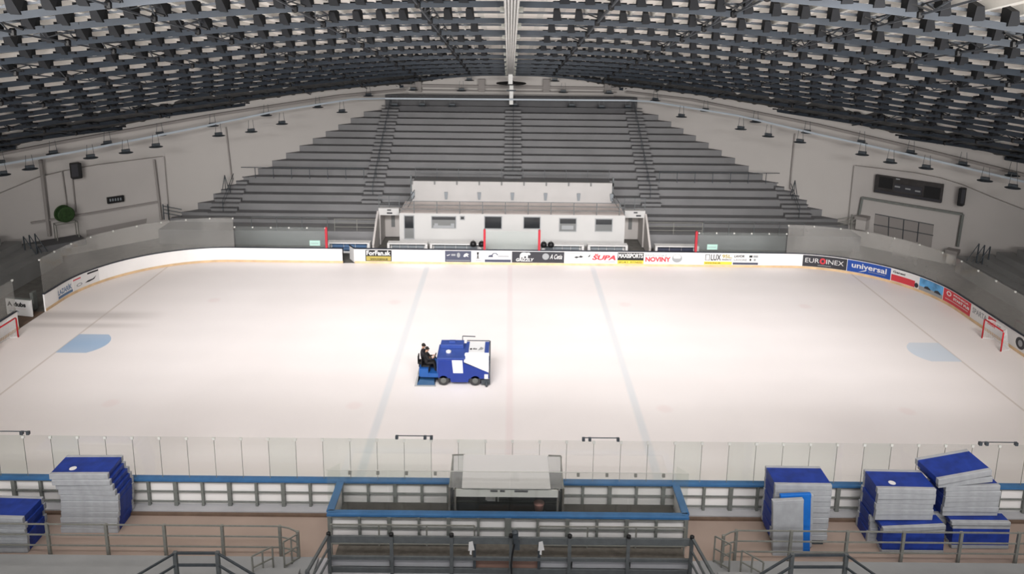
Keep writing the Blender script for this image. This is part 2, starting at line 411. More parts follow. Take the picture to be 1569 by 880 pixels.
b = far(559, 600, 'black and gold advert reading ForFan.sk on the far boards', M['ink'])
b.text('ForFan.sk', (.04, .52, .96, .94), M['adw'], .03); b.put(quad(), (.03, .05, .97, .44), M['adgold'], 'gold_strip'); b.text('WWW.FORFAN.SK', (.18, .08, .86, .26), M['ink'], .03)
b = far(682, 722, 'dark slate advert with small white emblems left of centre on the far boards', M['adnavy'])
b.put(ell(), (.45, .40, .58, .84), M['adgrey'], 'emblem'); b.put(([(0,.5),(.5,.7),(1,1),(.7,.4),(.5,.5),(.3,.1)], [[0,1,2,3,4,5]]), (.06, .5, .20, .7), M['adw'], 'emblem')
b.put(([(0,.2),(.2,.8),(.6,1),(1,.7),(.7,.6),(.9,.1),(.5,.3),(.3,.1)], [[0,1,2,3,4,5,6,7]]), (.70, .42, .92, .8), M['adw'], 'emblem'); b.put(quad(), (.04, .12, .96, .17), M['adgrey'], 'caption_line'); b.put(quad(), (.24, .55, .40, .72), M['adgrey'], 'emblem')
b = far(723, 742, 'narrow white advert with a small dark standing figure on the far boards', M['adw'])
b.put(([(.3,0),(.45,.5),(.3,.9),(.5,1),(.8,.95),(.65,.5),(.8,0),(.6,0),(.55,.3),(.5,0)], [list(range(10))]), (.25, .3, .62, .92), M['ink'], 'figure'); b.put(quad(), (.25, .10, .75, .16), M['adgrey'], 'caption_line')
b = far(743, 783, 'white advert with a car outline above a navy strip on the far boards', M['adw'])
b.put(([(0,.1),(.1,.5),(.35,.6),(.5,1),(.8,1),(1,.6),(.9,.5),(.75,.85),(.55,.85),(.45,.5),(.5,.1)], [list(range(11))]), (.12, .42, .52, .84), M['adnavy'], 'car_emblem'); b.put(quad(), (.5, .5, .92, .6), M['adgrey'], 'caption_line'); b.put(quad(), (0, .02, 1, .26), M['adnavy'], 'navy_strip')
b = far(784, 824, 'dark grey advert reading GRIZZLY with a white bear on the far boards', M['adk'])
b.put(([(0,0),(.02,.6),(.15,.9),(.35,1),(.6,.92),(.85,.95),(1,.7),(.9,.5),(.75,.55),(.72,0),(.58,0),(.55,.35),(.42,.35),(.40,0),(.25,0),(.22,.3),(.15,0)], [list(range(17))]), (.30, .42, .72, .93), M['adw'], 'bear_emblem')
b.text('GRIZZLY', (.16, .12, .84, .40), M['adw'], .03, .2)
b = far(825, 864, 'black advert with a grey ball and white script on the far boards', M['adk'])
b.put(ell(), (.16, .28, .42, .86), M['adgrey'], 'ball'); b.text('A Cetia', (.45, .35, .92, .78), M['adw'], .01, .4)
b = far(866, 905, 'white advert with a small grey bicycle emblem on the far boards', M['adw'])
b.put(quad(), (.05, .86, .7, .90), M['adgrey'], 'caption_line'); b.put(([(0,.3),(.2,.7),(.5,.6),(.7,1),(1,.6),(.8,.3),(.5,.4),(.3,.1)], [list(range(8))]), (.35, .42, .72, .7), M['ink'], 'bicycle_emblem'); b.put(([(0,0),(1,1),(.8,.2)], [[0,1,2]]), (.88, .55, 1, .85), M['ink'], 'corner_mark')
b = far(906, 945, 'white advert with red SUPA lettering on the far boards', M['adw'])
b.text('ŠUPA', (.03, .30, .97, .86), M['adred'], .05, .25); b.put(quad(), (.5, .14, .95, .20), M['adgrey'], 'caption_line')
b = far(946, 986, 'black and yellow advert reading MAXISPORTS on the far boards', M['ink'])
b.text('MAXISPORTS', (.03, .52, .97, .92), M['adw'], .03); b.put(quad(), (0, .02, 1, .30), M['adyel'], 'yellow_strip'); b.text('SPORT  FITNESS', (.04, .06, .94, .22), M['ink'], .02)
b = far(988, 1027, 'white advert reading PRESOVSKE NOVINY in grey and red on the far boards', M['adw'])
b.text('PREŠOVSKÉ', (.03, .68, .86, .90), M['adgrey'], .02); b.text('NOVINY', (.03, .20, 1.0, .64), M['adred'], .05)
b = far(1028, 1047, 'small white advert with a round grey dome emblem on the far boards', M['adw'])
b.put(ell(), (.1, .15, .9, .92), M['adgrey'], 'emblem'); b.put(ell(), (.2, .45, .8, .88), M['adw'], 'emblem'); b.put(quad(), (.1, .45, .9, .52), M['adgrey'], 'emblem')
b = far(1078, 1121, 'white and yellow advert reading LUX on the far boards', M['adw'])
b.put(quad(), (.04, .38, .20, .92), M['ink'], 'emblem'); b.put(([(0,0),(.3,0),(1,1),(.7,1)], [[0,1,2,3]]), (.06, .42, .18, .88), M['adw'], 'emblem'); b.text('LUX', (.24, .38, .60, .92), M['ink'], .02)
b.text('95L.', (.64, .60, 1, .92), M['adgold'], .03); b.text('PREŠOV', (.64, .40, .98, .54), M['ink'], .02); b.put(quad(), (0, .02, 1, .28), M['adyel'], 'yellow_strip'); b.text('www.lux.sk', (.03, .1, .6, .24), M['ink'], .02)
b = far(1122, 1161, 'white advert with small black letters above a navy strip on the far boards', M['adw'])
b.text('LAVOR', (.04, .68, .45, .88), M['ink'], .04, .2); b.text('LAVORE', (.04, .36, .55, .54), M['adgrey'], .03); b.put(quad(), (.64, .68, .76, .86), M['ink'], 'emblem'); b.put(quad(), (.80, .68, .98, .86), M['adgrey'], 'emblem'); b.put(quad(), (.66, .38, .72, .56), M['ink'], 'emblem'); b.put(quad(), (.82, .38, .9, .56), M['adgrey'], 'emblem'); b.put(quad(), (0, .04, 1, .22), M['adnavy'], 'navy_strip')

sR = [s_of(x, y) for x, y in ((1230, 411), (1296, 418), (1364, 431), (1406, 445), (1446, 460), (1493, 487), (1538, 520), (1575, 552))]
b = Banner(sR[0], sR[1]-.03, 'black advert reading EUROINEX with a red letter O at the right curve', M['adk'])
b.text('EUR', (.06, .35, .38, .75), M['adw'], .0); b.text('INEX', (.54, .35, .93, .75), M['adw'], .0); b.put(ell(), (.39, .28, .53, .82), M['adred'], 'red_ring'); b.put(ell(), (.43, .42, .49, .68), M['adk'], 'red_ring'); b.put(quad(), (.35, .14, .65, .19), M['adgrey'], 'caption_line')
b = Banner(sR[1], sR[2]-.03, 'blue advert reading universal at the right curve', M['adblue'])
b.text('universal', (.10, .38, .90, .85), M['adw'], .02); b.put(([(0,0),(1,1),(.9,.6)], [[0,1,2]]), (.25, .05, .45, .4), M['adw'], 'white_tick'); b.put(quad(), (.48, .24, .88, .28), M['adgrey'], 'caption_line')
b = Banner(sR[2]+.02, sR[3]-.02, 'white and red advert with small black lettering at the right curve', M['adw'])
b.put(([(0,0),(0,1),(1,.35),(1,0)], [[0,1,2,3]]), (0, .02, .85, .56), M['adred'], 'red_field'); b.text('Genesi', (.05, .70, .48, .90), M['ink'], .03); b.put(ell(), (.84, .05, .99, .45), M['adk'], 'emblem')
b = Banner(sR[3], sR[4]-.02, 'picture advert of blue sky over pale ground and dark cars at the right curve', M['adsky'])
b.put(quad(), (0, 0, 1, .32), M['adgrey'], 'pale_ground'); b.put(([(0,0),(.1,.7),(.5,1),(.9,.5),(1,0)], [[0,1,2,3,4]]), (.2, .25, .48, .48), M['adk'], 'dark_car'); b.put(([(0,0),(.1,.7),(.5,1),(.9,.5),(1,0)], [[0,1,2,3,4]]), (.62, .25, .93, .5), M['adk'], 'dark_car')
b = Banner(sR[4]+.02, sR[5]-.02, 'red advert with rows of white lettering at the right curve', M['adred'])
b.put(ell(), (.10, .52, .26, .90), M['adw'], 'round_emblem'); b.put(ell(), (.13, .60, .23, .82), M['adred'], 'round_emblem'); b.text('PIVNICA', (.34, .74, .92, .86), M['adw'], .05); b.text('STARÝ PUB', (.34, .42, .96, .66), M['adw'], .05); b.put(quad(), (.08, .24, .92, .29), M['adpink'], 'caption_line')
b = Banner(sR[5]+.02, sR[6]-.03, 'white advert with grey letters and a red bird mark at the right end', M['adw'])
b.text('SPARTA', (.05, .45, .52, .85), M['adgrey'], .03); b.put(([(0,0),(.3,1),(1,.3),(.6,.35)], [[0,1,2,3]]), (.56, .35, .80, .95), M['adred'], 'red_bird'); b.put(([(0,0),(.5,.6),(1,1),(.8,.3)], [[0,1,2,3]]), (.82, .5, .95, .75), M['ink'], 'black_mark')
b = Banner(sR[6], sR[7], 'white advert with small marks and a dark wheel shape behind the right goal', M['adw'])
b.put(ell(), (.45, .1, .75, .9), M['adk'], 'wheel_mark'); b.put(ell(), (.53, .28, .67, .72), M['adgrey'], 'wheel_mark'); b.put(ell(), (.05, .55, .12, .7), M['adred'], 'red_dot')
sL = [s_of(x, y) for x, y in ((78, 462), (112, 448), (150, 431))]
b = Banner(sL[0], sL[1]-.02, 'white advert with slanted blue lettering on the left curve', M['adw'])
b.text('LAZARÍK', (.05, .32, .95, .80), M['adsteel'], .03); b.put(quad(), (.05, .04, .98, .24), M['adsteel'], 'blue_strip')
b = Banner(sL[1]+.05, sL[2], 'pale advert with a dark swoosh and small red and green words on the left curve', M['adw'])
b.put(quad(), (.0, .78, .32, .88), M['adred'], 'red_words'); b.put(quad(), (.58, .84, .98, .97), M['ink'], 'green_words'); b.put(([(0,.2),(.3,.5),(.7,.5),(1,1),(.8,.3),(.4,.1)], [list(range(6))]), (.45, .2, .9, .55), M['ink'], 'swoosh'); b.put(ell(), (.12, .2, .36, .45), M['adgrey'], 'oval_mark'); b.put(ell(), (.16, .25, .32, .4), M['adw'], 'oval_mark')
# gate lettering
A, B, gt = gate_fr
dn = (B-A); nn = Vector((dn.y, -dn.x, 0)).normalized()
if nn.y > 0: nn = -nn
def gm(u, v, lay): return A + dn*u + Vector((0, 0, .05+1.0*v)) + nn*(.06+.006*lay)
b = Banner(0, 1, '', M['adw'], parent=gt, mapper=gm)
b.text('A dubs', (.05, .55, .80, .86), M['ink'], .05); b.text('www.adubs.sk', (.10, .18, .5, .28), M['adsteel'], .02); b.put(quad(), (.06, .40, .80, .43), M['adpink'], 'caption_line')

# ------------------------------------------------------------------ glass on far side
def glass_run(label, s0, s1, z1, gm_, n, off=.05, name='glass_screen', tops=True, postm=None):
    t = thing(name, label, 'safety glass', tuple(outline((s0+s1)/2, off)[0]))
    for i in range(n):
        a = s0+(s1-s0)*i/n; b_ = s0+(s1-s0)*(i+1)/n
        mb = MB(); k = max(1, int(abs(b_-a)/.5))
        for j in range(k+1):
            p, _ = outline(a+(b_-a)*j/k, off); mb.v += [Vector((p.x, p.y, 1.2)), Vector((p.x, p.y, z1))]
        for j in range(k): mb.f.append([2*j, 2*j+2, 2*j+3, 2*j+1]); mb.mi.append(0)
        mb.build('glass_pane', gm_, t)
    if tops:
        for i in range(n+1):
            p, tt = outline(s0+(s1-s0)*i/n, off); mb = MB(); mb.box((p.x-.05, p.y-.05, z1-.1), (p.x+.05, p.y+.05, z1)); mb.build('clip', M['lampglass'], t)
    return t
glass_run('tall glass with painted grey reflections around the far left corner of the rink', SG0, -21.3, 3.55, G['corner'], 9)
glass_run('tall glass with painted grey reflections around the far right corner of the rink', 21.4, SE, 3.45, G['corner'], 14)
glass_run('lower clear glass on far boards left of the red post', -21.2, -14.25, 2.85, G['far'], 5)
glass_run('lower clear glass on far boards right of the red post', 14.55, 21.3, 2.78, G['far'], 5)
t = glass_run('short clear glass pane between the two central red posts', -1.95, 2.3, 2.7, G['far'], 2, tops=False)
glass_run('glass along the left end beyond the open gate', -(SA+4.6), -(SA+9), 3.2, G['corner'], 3)
for px, y0_, lab in ((499.5, 349, 'leftmost red padded post on far boards'), (742.5, 352, 'red padded post left of centre, under the dark window'), (826.5, 353, 'red padded post right of centre on the far boards'), (1067.5, 355, 'rightmost red padded post on far boards')):
    p = at(px, y0_, Y=58.1); mb = MB(); mb.box((p.x-.09, 58.0, 1.2), (p.x+.09, 58.2, p.z)); mb.box((p.x-.05, 57.98, 1.2), (p.x+.05, 58.22, p.z+.05))
    tag(mb.build('padded_post', M['redpost'], loc=(p.x, 58.1, 1.2), bevel=.02), lab, 'post')
for px, py, lab in ((482, 373, 'small pale green notice on the far glass left of the red post'), (1091, 379, 'small pale green notice on the far glass right of the red post')):
    p = at(px, py, Y=58.2); mb = MB(); mb.box((p.x-.38, 58.2, p.z-.2), (p.x+.42, 58.23, p.z+.22)); mb.box((p.x-.3, 58.19, p.z-.02), (p.x+.3, 58.2, p.z+.02), 1)
    tag(mb.build('notice_board', [M['mint'], M['adgrey']], loc=(p.x, 58.2, p.z)), lab, 'sign')

# ------------------------------------------------------------------ far grandstand
NR = 15
def rz_(i): return 1.79 + .59*i - .0028*i*i
def rowhalf(i): return 29.25 - 1.12*i if i < 11 else 29.25-1.12*11-1.35*(i-11)*1.02
st = thing('grandstand', 'grey stepped concrete grandstand facing the ice with empty terraces', 'grandstand', (0, 66, 0))
HW = [29.2, 28.4, 27.5, 26.7, 25.5, 24.5, 23.7, 22.7, 21.7, 20.5, 19.2, 17.9, 16.5, 14.95, 12.3]
for i in range(NR):
    w = HW[i]; z = rz_(i); zb = rz_(i-1) if i else .9
    mb = MB(); y = 66+i; nxt = HW[i+1] if i < NR-1 else w
    if i < 5:   # leave the middle free for the press box
        for a, b_ in ((-w, -10.9), (11.2, w)):
            if i >= 1: a, b_ = (a, -8.78) if a < 0 else (9.03, b_)
            mb = MB(); mb.box((a, y, zb-.3), (b_, y+1.35, z-.02)); mb.box((a, y, z-.02), (b_, y+1.35, z), 1); mb.build('terrace_step', [M['concrete'], M['tread']], st)
        continue
    else:
        mb.box((-w, y, zb-.3), (w, y+1.35, z-.02)); mb.box((-w, y, z-.02), (w, y+1.35, z), 1)
    mb.build('terrace_step', [M['concrete'] if i < NR-1 else M['concrete_dark'], M['tread']], st)  # topmost step coloured darker for the shadow on the top walkway
mb = MB()
for i in range(5, 0, -1): pass
for a, b_ in ((-29.2, -10.9), (11.2, 29.2)):
    mb = MB(); mb.box((a, 62.6, -.05), (b_, 66.1, 1.2)); mb.box((a, 65, 1.2), (b_, 66.1, 1.5)); mb.build('front_walkway', M['concrete'], st)
mb = MB(); mb.box((-8.78, 68.6, 2.97), (9.03, 71.1, rz_(4)))
part(mb.build('middle_block', M['concrete'], st), 'grey block behind the press box')
mb = MB(); mb.box((-13, 80.6, 9), (13, 81.2, 10.55)); part(mb.build('back_parapet', M['concrete_dark'], st), 'parapet coloured dark for the shaded band behind the topmost step')

# stair flights with small steps and centre handrails
def flight(x, w, i0, i1, label):
    t = thing('stair_flight', label, 'stairs', (x, 66+i0, rz_(i0)))
    mb = MB(); 
    for i in range(i0, i1):
        y = 66+i; z0 = rz_(i-1) if i else 1.2; z1 = rz_(i)
        mb.box((x-w, y-.50, z0), (x+w, y-.06, z0+(z1-z0)*.5))
        mb.box((x-w-.06, y-.50, z0+(z1-z0)*.5-.05), (x+w+.06, y-.44, z0+(z1-z0)*.5+.015), 1)
        mb.box((x-w-.06, y-.085, z1-.06), (x+w+.06, y-.02, z1+.02), 1)
    mb.build('steps', [M['concrete'], M['concrete_dark']], t)
    mb = MB(); a = None
    for i in range(i0, i1, 2):
        y = 66+i+.3; z = rz_(i); mb.bar((x, y, z), (x, y, z+.95), .045)
        if a: mb.bar(a, (x, y, z+.95), .04); mb.bar(a - Vector((0, 0, .4)), (x, y, z+.55), .03)
        a = Vector((x, y, z+.95))
    mb.build('handrail', M['rail_dark'], t)
    return t
flight(-12.35, .85, 2, 15, 'long stair flight with dark handrail left of the press box')
flight(.2, .8, 5, 15, 'stair flight with dark handrail running up behind the press box')
flight(12.55, .85, 2, 15, 'long stair flight with dark handrail right of the press box')
flight(-25.1, 1.15, 0, 5, 'short dark stair flight at the far left of the stand')
flight(25.3, 1.15, 0, 5, 'short dark stair flight at the far right of the stand')

def railing(name, label, cat, pts, h, nrails, spacing=None, m=None, post=.06, r=.03, posts=None, group=None, mid=True):
    t = thing(name, label, cat, tuple(pts[0]), group)
    mb = MB()
    for k in range(nrails):
        zz = h*(1-k/nrails) if nrails > 1 else h
        for a, b_ in zip(pts[:-1], pts[1:]): mb.bar(Vector(a)+Vector((0, 0, zz)), Vector(b_)+Vector((0, 0, zz)), 2*r)
    mb.build('rail', m, t)
    for a, b_ in zip(pts[:-1], pts[1:]):
        a = Vector(a); b_ = Vector(b_); L = (b_-a).length; n = max(1, round(L/spacing)) if spacing else 1
        for i in range(n + (1 if (b_ - Vector(pts[-1])).length < 1e-6 else 0)):
            p = a+(b_-a)*i/n; q = MB(); q.bar(p, p+Vector((0, 0, h+.02)), post); q.build('post', m, t)
    return t
def rail_row(x0, x1, i, label, h=1.0): railing('railing', label, 'railing', [(x0, 66+i-.1, rz_(i)-.1), (x1, 66+i-.1, rz_(i)-.1)], h, 1, 1.65, M['rail_dark'], .05, .025)
rail_row(-26.6, -13.4, 4, 'thin dark railing across the left block of the stand')
rail_row(13.6, 26.6, 4, 'thin dark railing across the right block of the stand')
railing('railing', 'thin grey railing on the step above the white back wall', 'railing', [(-8.7, 70.0, 4.15), (9.0, 70.0, 4.15)], 1.0, 2, 1.9, M['rail_mid'], .04, .02)
railing('railing', 'low grey railing on the walkway behind the left far bench', 'railing', [(-14.6, 62.8, 1.2), (-10.9, 62.8, 1.2)], 1.0, 3, 1.8, M['rail'], .05, .02)
railing('railing', 'low grey railing on the walkway behind the right far bench', 'railing', [(11.2, 62.8, 1.2), (16.0, 62.8, 1.2)], 1.0, 3, 2.0, M['rail'], .05, .02)
railing('railing', 'dark railing on the walkway behind the far glass at left', 'railing', [(-21.5, 62.8, 1.2), (-15.2, 62.8, 1.2)], 1.1, 1, 1.9, M['rail_mid'], .05, .025)
railing('railing', 'dark railing on the walkway behind the far glass at right', 'railing', [(16.1, 62.8, 1.2), (24.5, 62.8, 1.2)], 1.1, 1, 2.0, M['rail_mid'], .05, .025)

# ------------------------------------------------------------------ press box
pb = thing('press_box', 'long white press box with square windows at the foot of the stand', 'building', (0, 62, 0))
XL, XR, ZT = -9.1, 9.4, 2.97
mb = MB(); mb.box((XL, 62, -.05), (XR, 66, ZT)); part(mb.build('wall', M['booth'], pb), 'white box walls')
mb = MB(); mb.box((XL-.02, 62.1, ZT), (XR+.02, 66, ZT+.02)); part(mb.build('roof_terrace', M['terrace'], pb), 'pinkish grey flat terrace')
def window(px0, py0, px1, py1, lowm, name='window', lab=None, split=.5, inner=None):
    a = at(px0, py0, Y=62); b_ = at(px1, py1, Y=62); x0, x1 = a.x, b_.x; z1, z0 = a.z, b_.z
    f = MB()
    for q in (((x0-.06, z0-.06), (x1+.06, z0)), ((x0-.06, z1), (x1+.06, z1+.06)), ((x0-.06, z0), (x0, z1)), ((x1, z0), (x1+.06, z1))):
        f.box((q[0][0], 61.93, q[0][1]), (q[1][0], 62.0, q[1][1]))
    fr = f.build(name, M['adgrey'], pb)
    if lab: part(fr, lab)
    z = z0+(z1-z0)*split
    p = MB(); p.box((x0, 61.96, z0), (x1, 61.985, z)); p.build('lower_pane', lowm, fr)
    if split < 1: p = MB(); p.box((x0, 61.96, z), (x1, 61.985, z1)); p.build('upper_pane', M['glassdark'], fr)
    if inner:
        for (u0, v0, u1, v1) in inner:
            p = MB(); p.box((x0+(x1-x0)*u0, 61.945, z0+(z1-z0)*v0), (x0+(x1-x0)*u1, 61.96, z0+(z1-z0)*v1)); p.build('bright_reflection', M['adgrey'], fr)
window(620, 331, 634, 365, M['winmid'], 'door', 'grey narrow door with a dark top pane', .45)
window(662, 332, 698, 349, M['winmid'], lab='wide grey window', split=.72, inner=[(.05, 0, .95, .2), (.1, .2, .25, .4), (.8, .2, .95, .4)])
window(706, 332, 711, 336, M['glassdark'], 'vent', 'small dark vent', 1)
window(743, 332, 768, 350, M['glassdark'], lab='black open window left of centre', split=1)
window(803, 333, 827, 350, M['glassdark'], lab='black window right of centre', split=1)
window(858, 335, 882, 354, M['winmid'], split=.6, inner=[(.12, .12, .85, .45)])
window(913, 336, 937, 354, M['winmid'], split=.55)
rr = thing('railing', 'thin three-bar railing along the white press box roof', 'railing', (-9.1, 62.05, ZT))
mb = MB()
for zz in (.35, .70, 1.02): mb.bar((-8.4 if zz > 1 else -9.0+.3*zz, 62.08, ZT+zz), (9.3, 62.08, ZT+zz), .045)
for xx in (-8.4, 8.9): mb.bar((xx, 62.08, ZT+1.02), (xx*.99, 66, ZT+1.02), .045); mb.bar((xx, 62.08, ZT+.5), (xx*.99, 66, ZT+.5), .04)
mb.bar((-9.1, 62.08, ZT), (-8.4, 62.08, ZT+1.02), .05); mb.bar((9.4, 62.08, ZT), (8.9, 62.08, ZT+1.02), .05)
mb.build('rail', M['rail_mid'], rr)
for k in range(10):
    x = -7.9+k*1.87; mb = MB(); mb.bar((x, 62.08, ZT), (x, 62.08, ZT+1.03), .06); mb.build('post', M['rail_mid'], rr)
bw = thing('back_wall_panel', 'low white wall with small dark brackets behind the press box terrace', 'wall panel', (0, 66, ZT))
mb = MB(); mb.box((-8.65, 66, ZT), (8.9, 66.25, 4.78)); mb.build('wall_face', M['panel_back'], bw)
for k in range(10):
    x = -8.5+k*1.93; mb = MB(); mb.box((x-.06, 65.9, 4.5), (x+.06, 66, 4.82)); mb.build('bracket', M['winmid'], bw)
for k in range(7):
    x = -8.45+k*2.87; mb = MB(); mb.prism([(x-.16, 3.85), (x+.16, 3.85), (x+.1, 3.2), (x-.1, 3.2)], 'y', 65.88, 66, 0); mb.build('wall_lamp', M['seat'], bw)
mb = MB()
for x in (-8.6, 8.85): mb.box((x-.06, 65.9, ZT), (x+.06, 66.02, 5.3))
mb.build('end_post', M['rail_mid'], bw)
# entrances beside the press box
for sg, x0, x1, lab in ((-1, -10.95, -9.25, 'narrow stair passage with white lintel left of the press box'), (1, 9.5, 11.2, 'narrow stair passage with white lintel right of the press box')):
    t = thing('entrance', lab, 'entrance', ((x0+x1)/2, 63, 0))
    mb = MB(); mb.box((x0, 62.9, 2.55), (x1, 63.4, 3.15)); mb.build('lintel', M['booth'], t)
    mb = MB(); mb.box((x0, 65.2, 0), (x1, 65.4, 2.55)); mb.box((x0 if sg < 0 else x1-.15, 62.9, 0), (x0+.15 if sg < 0 else x1, 65.3, 2.55)); mb.build('passage_wall', M['wall_low'], t)
    mb = MB(); mb.box(((x0+x1)/2-.15, 65.12, .9), ((x0+x1)/2+.15, 65.2, 2.4)); mb.build('dark_slot', M['winmid'], t)
    xs = x0-.05 if sg < 0 else x1+.05
    mb = MB(); mb.prism([(62.9, 2.9), (62.0, 2.3), (60.3, .8), (60.3, 0), (62.9, 0)], 'x', xs-.08, xs+.08); mb.build('sloped_side', M['wall_low'], t)
    mb = MB(); mb.box(((x0+x1)/2+(.1 if sg > 0 else -.15), 62.86, 2.68), ((x0+x1)/2+.5*(1 if sg > 0 else .6), 62.9, 2.8)); mb.box(((x0+x1)/2-.12, 62.86, 2.95), ((x0+x1)/2+.2, 62.9, 3.05)); mb.build('dark_mark', M['adk'], t)
    railing('railing', 'small grey railing above the %s passage lintel' % ('left' if sg < 0 else 'right'), 'railing', [(x0, 63.2, 3.15), (x1, 63.2, 3.15)], 1.0, 3, .9, M['rail_mid'], .045, .018)

# far benches
def bench(x0, x1, label, sections, seats='seat'):
    t = thing('players_bench', label, 'bench', ((x0+x1)/2, 60, 0))
    mb = MB(); mb.box((x0, 60.5, 0), (x1, 60.6, 1.05)); mb.box((x0, 59.9, .98), (x1, 60.6, 1.06)); mb.box((x0, 59.9, 0), (x0+.18, 60.6, 1.0)); mb.box((x1-.18, 59.9, 0), (x1, 60.6, 1.0)); mb.build('shell', M['adw'], t)
    n = sections
    for i in range(n):
        a = x0+.3+(x1-x0-.6)*i/n; b_ = x0+.3+(x1-x0-.6)*(i+1)/n-.05
        mb = MB(); mb.box((a, 60.42, .2), (b_, 60.5, .9)); mb.build('back_pad', M[seats], t)
        mb = MB(); mb.box((a, 60.0, .45), (b_, 60.45, .55)); mb.build('seat', M[seats], t)
bench(-9.8, -6.6, 'white and grey bench shelter in front of the press box, left end', 4)
bench(-6.4, -2.3, 'white and grey bench shelter left of the red centre post', 4)
bench(2.55, 5.9, 'white and grey bench shelter right of the red centre post', 4)
bench(6.2, 9.4, 'white and grey bench shelter in front of the press box, right end', 4)
bench(-14.6, -11.2, 'white bench shelter with blue seats by the open door', 3, 'adsteel')
bench(11.6, 15.1, 'white bench shelter with blue seats at the far right', 3, 'adnavy')
for px, py, lab in ((725, 379, 'black bag on the far bench left of the red post'), (738, 380, 'second black bag leaning by the red post'), (833, 381, 'black bag on the far bench right of the red post'), (844, 381, 'smaller black bag on the far bench right of centre')):
    p = at(px, py, Y=59.8); mb = MB(); mb.lathe((p.x, 59.8, .9), [(.05, 0), (.22, .03), (.26, .2), (.2, .38), (.08, .42)], 10); mb.tube([(p.x-.12, 59.8, 1.3), (p.x, 59.8, 1.42), (p.x+.12, 59.8, 1.3)], .02, 5)
    tag(mb.build('sports_bag', M['black'], loc=(p.x, 59.8, .9), smooth=True), lab, 'bag')

# ------------------------------------------------------------------ walls and roof
def dwall(X, Y): return ((14-abs(X))*23.5 + (80-Y)*24.5)/33.95
def roofz(X, Y):
    e = .65*max(0.0, 1-max(0.0, dwall(X, Y))/6)*max(0.0, min(1.0, (39-abs(X))/8))
    return 25.1 - .1517*Y - .0053*X*X - e
def beam_y(yc, x):
    """the cross beams bow towards the near side at both ends"""
    ys_ = 28+(yc-30.2)*.45; xs_ = .66*ys_
    return yc - (yc-ys_)/(xs_*xs_)*x*x
def wall_prism(name, A, B, z0, z1a, z1b, th, m, out=1):
    A = Vector((*A, 0)); B = Vector((*B, 0)); d = (B-A).normalized(); n = Vector((d.y, -d.x, 0))*out*th
    mb = MB(); mb.hexa([A+Vector((0,0,z0)), B+Vector((0,0,z0)), B+n+Vector((0,0,z0)), A+n+Vector((0,0,z0)), A+Vector((0,0,z1a)), B+Vector((0,0,z1b)), B+n+Vector((0,0,z1b)), A+n+Vector((0,0,z1a))])
    return mb.build(name, m)
struct(wall_prism('wall_back', (-10.9, 83), (10.9, 83), -.1, 13.2, 13.2, .4, M['wall'], -1), 'grey wall above the top of the stand', 'wall')
def outwall(sg, nm):
    mb = MB(); P = [(10.9*sg, 83), (46*sg, 49.2), (46*sg, 2)]
    n = 12
    for i in range(n+1):
        x = 10.9+(38.5-10.9)*i/n; y = 83-(x-10.9)*(83-56.5)/(38.5-10.9); 
        mb.v += [Vector((x*sg, y, -.1)), Vector((x*sg, y, roofz(x, y)+.45))]
    mb.v += [Vector((46*sg, 49.3, -.1)), Vector((46*sg, 49.3, 12)), Vector((46*sg, 4, -.1)), Vector((46*sg, 4, 14))]
    for i in range(n+2): mb.f.append([2*i, 2*i+2, 2*i+3, 2*i+1]); mb.mi.append(0)
    return mb.build(nm, M['wall'])
struct(outwall(-1, 'wall_left'), 'pale grey plaster wall sweeping round the left end', 'wall'); struct(outwall(1, 'wall_right'), 'pale grey plaster wall sweeping round the right end', 'wall')

# roof deck with ribs
BEAMS = [30.2, 35.0, 40.4, 45.4, 50.9, 56.1, 61.0, 65.4, 69.7, 74.0, 77.8, 82, 86, 90, 94, 98, 102, 106, 110]
mb = MB()
P = 1.1
xs = [i*P for i in range(-41, 42)]
ys = [6, 12, 18] + [20+2.5*i for i in range(27)]
def inside(x, y): return dwall(x, y) > -1.2 and y < 84.5
def rib_u(x, y, h): return Vector((x, y, roofz(x, y)+h))
DH = .85
def dh(x, y): return max(.22, min(1.0, dwall(x, y)/9.0))*DH
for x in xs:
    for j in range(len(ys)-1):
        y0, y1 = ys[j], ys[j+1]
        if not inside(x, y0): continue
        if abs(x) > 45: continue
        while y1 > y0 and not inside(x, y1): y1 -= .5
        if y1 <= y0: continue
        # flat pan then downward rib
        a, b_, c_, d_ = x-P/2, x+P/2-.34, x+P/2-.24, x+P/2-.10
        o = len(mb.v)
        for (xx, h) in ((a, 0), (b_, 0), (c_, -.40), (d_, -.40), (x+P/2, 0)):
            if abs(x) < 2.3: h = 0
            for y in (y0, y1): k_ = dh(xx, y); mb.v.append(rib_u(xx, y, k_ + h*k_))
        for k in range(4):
            mb.f.append([o+2*k, o+2*k+1, o+2*k+3, o+2*k+2]); mb.mi.append(2 if dwall(x, y0) < 5 else 1 if k in (1, 2, 3) else 0)  # deck near the walls coloured dark to add darkness at the roof edge
ce = mb.build('ceiling', [M['deck'], M['rib'], mat('roof_edge_darkened', (.10, .10, .10), .8, var=.2, scale=1)]); struct(ce, 'pale ribbed roof deck above the blue grey beams', 'ceiling')
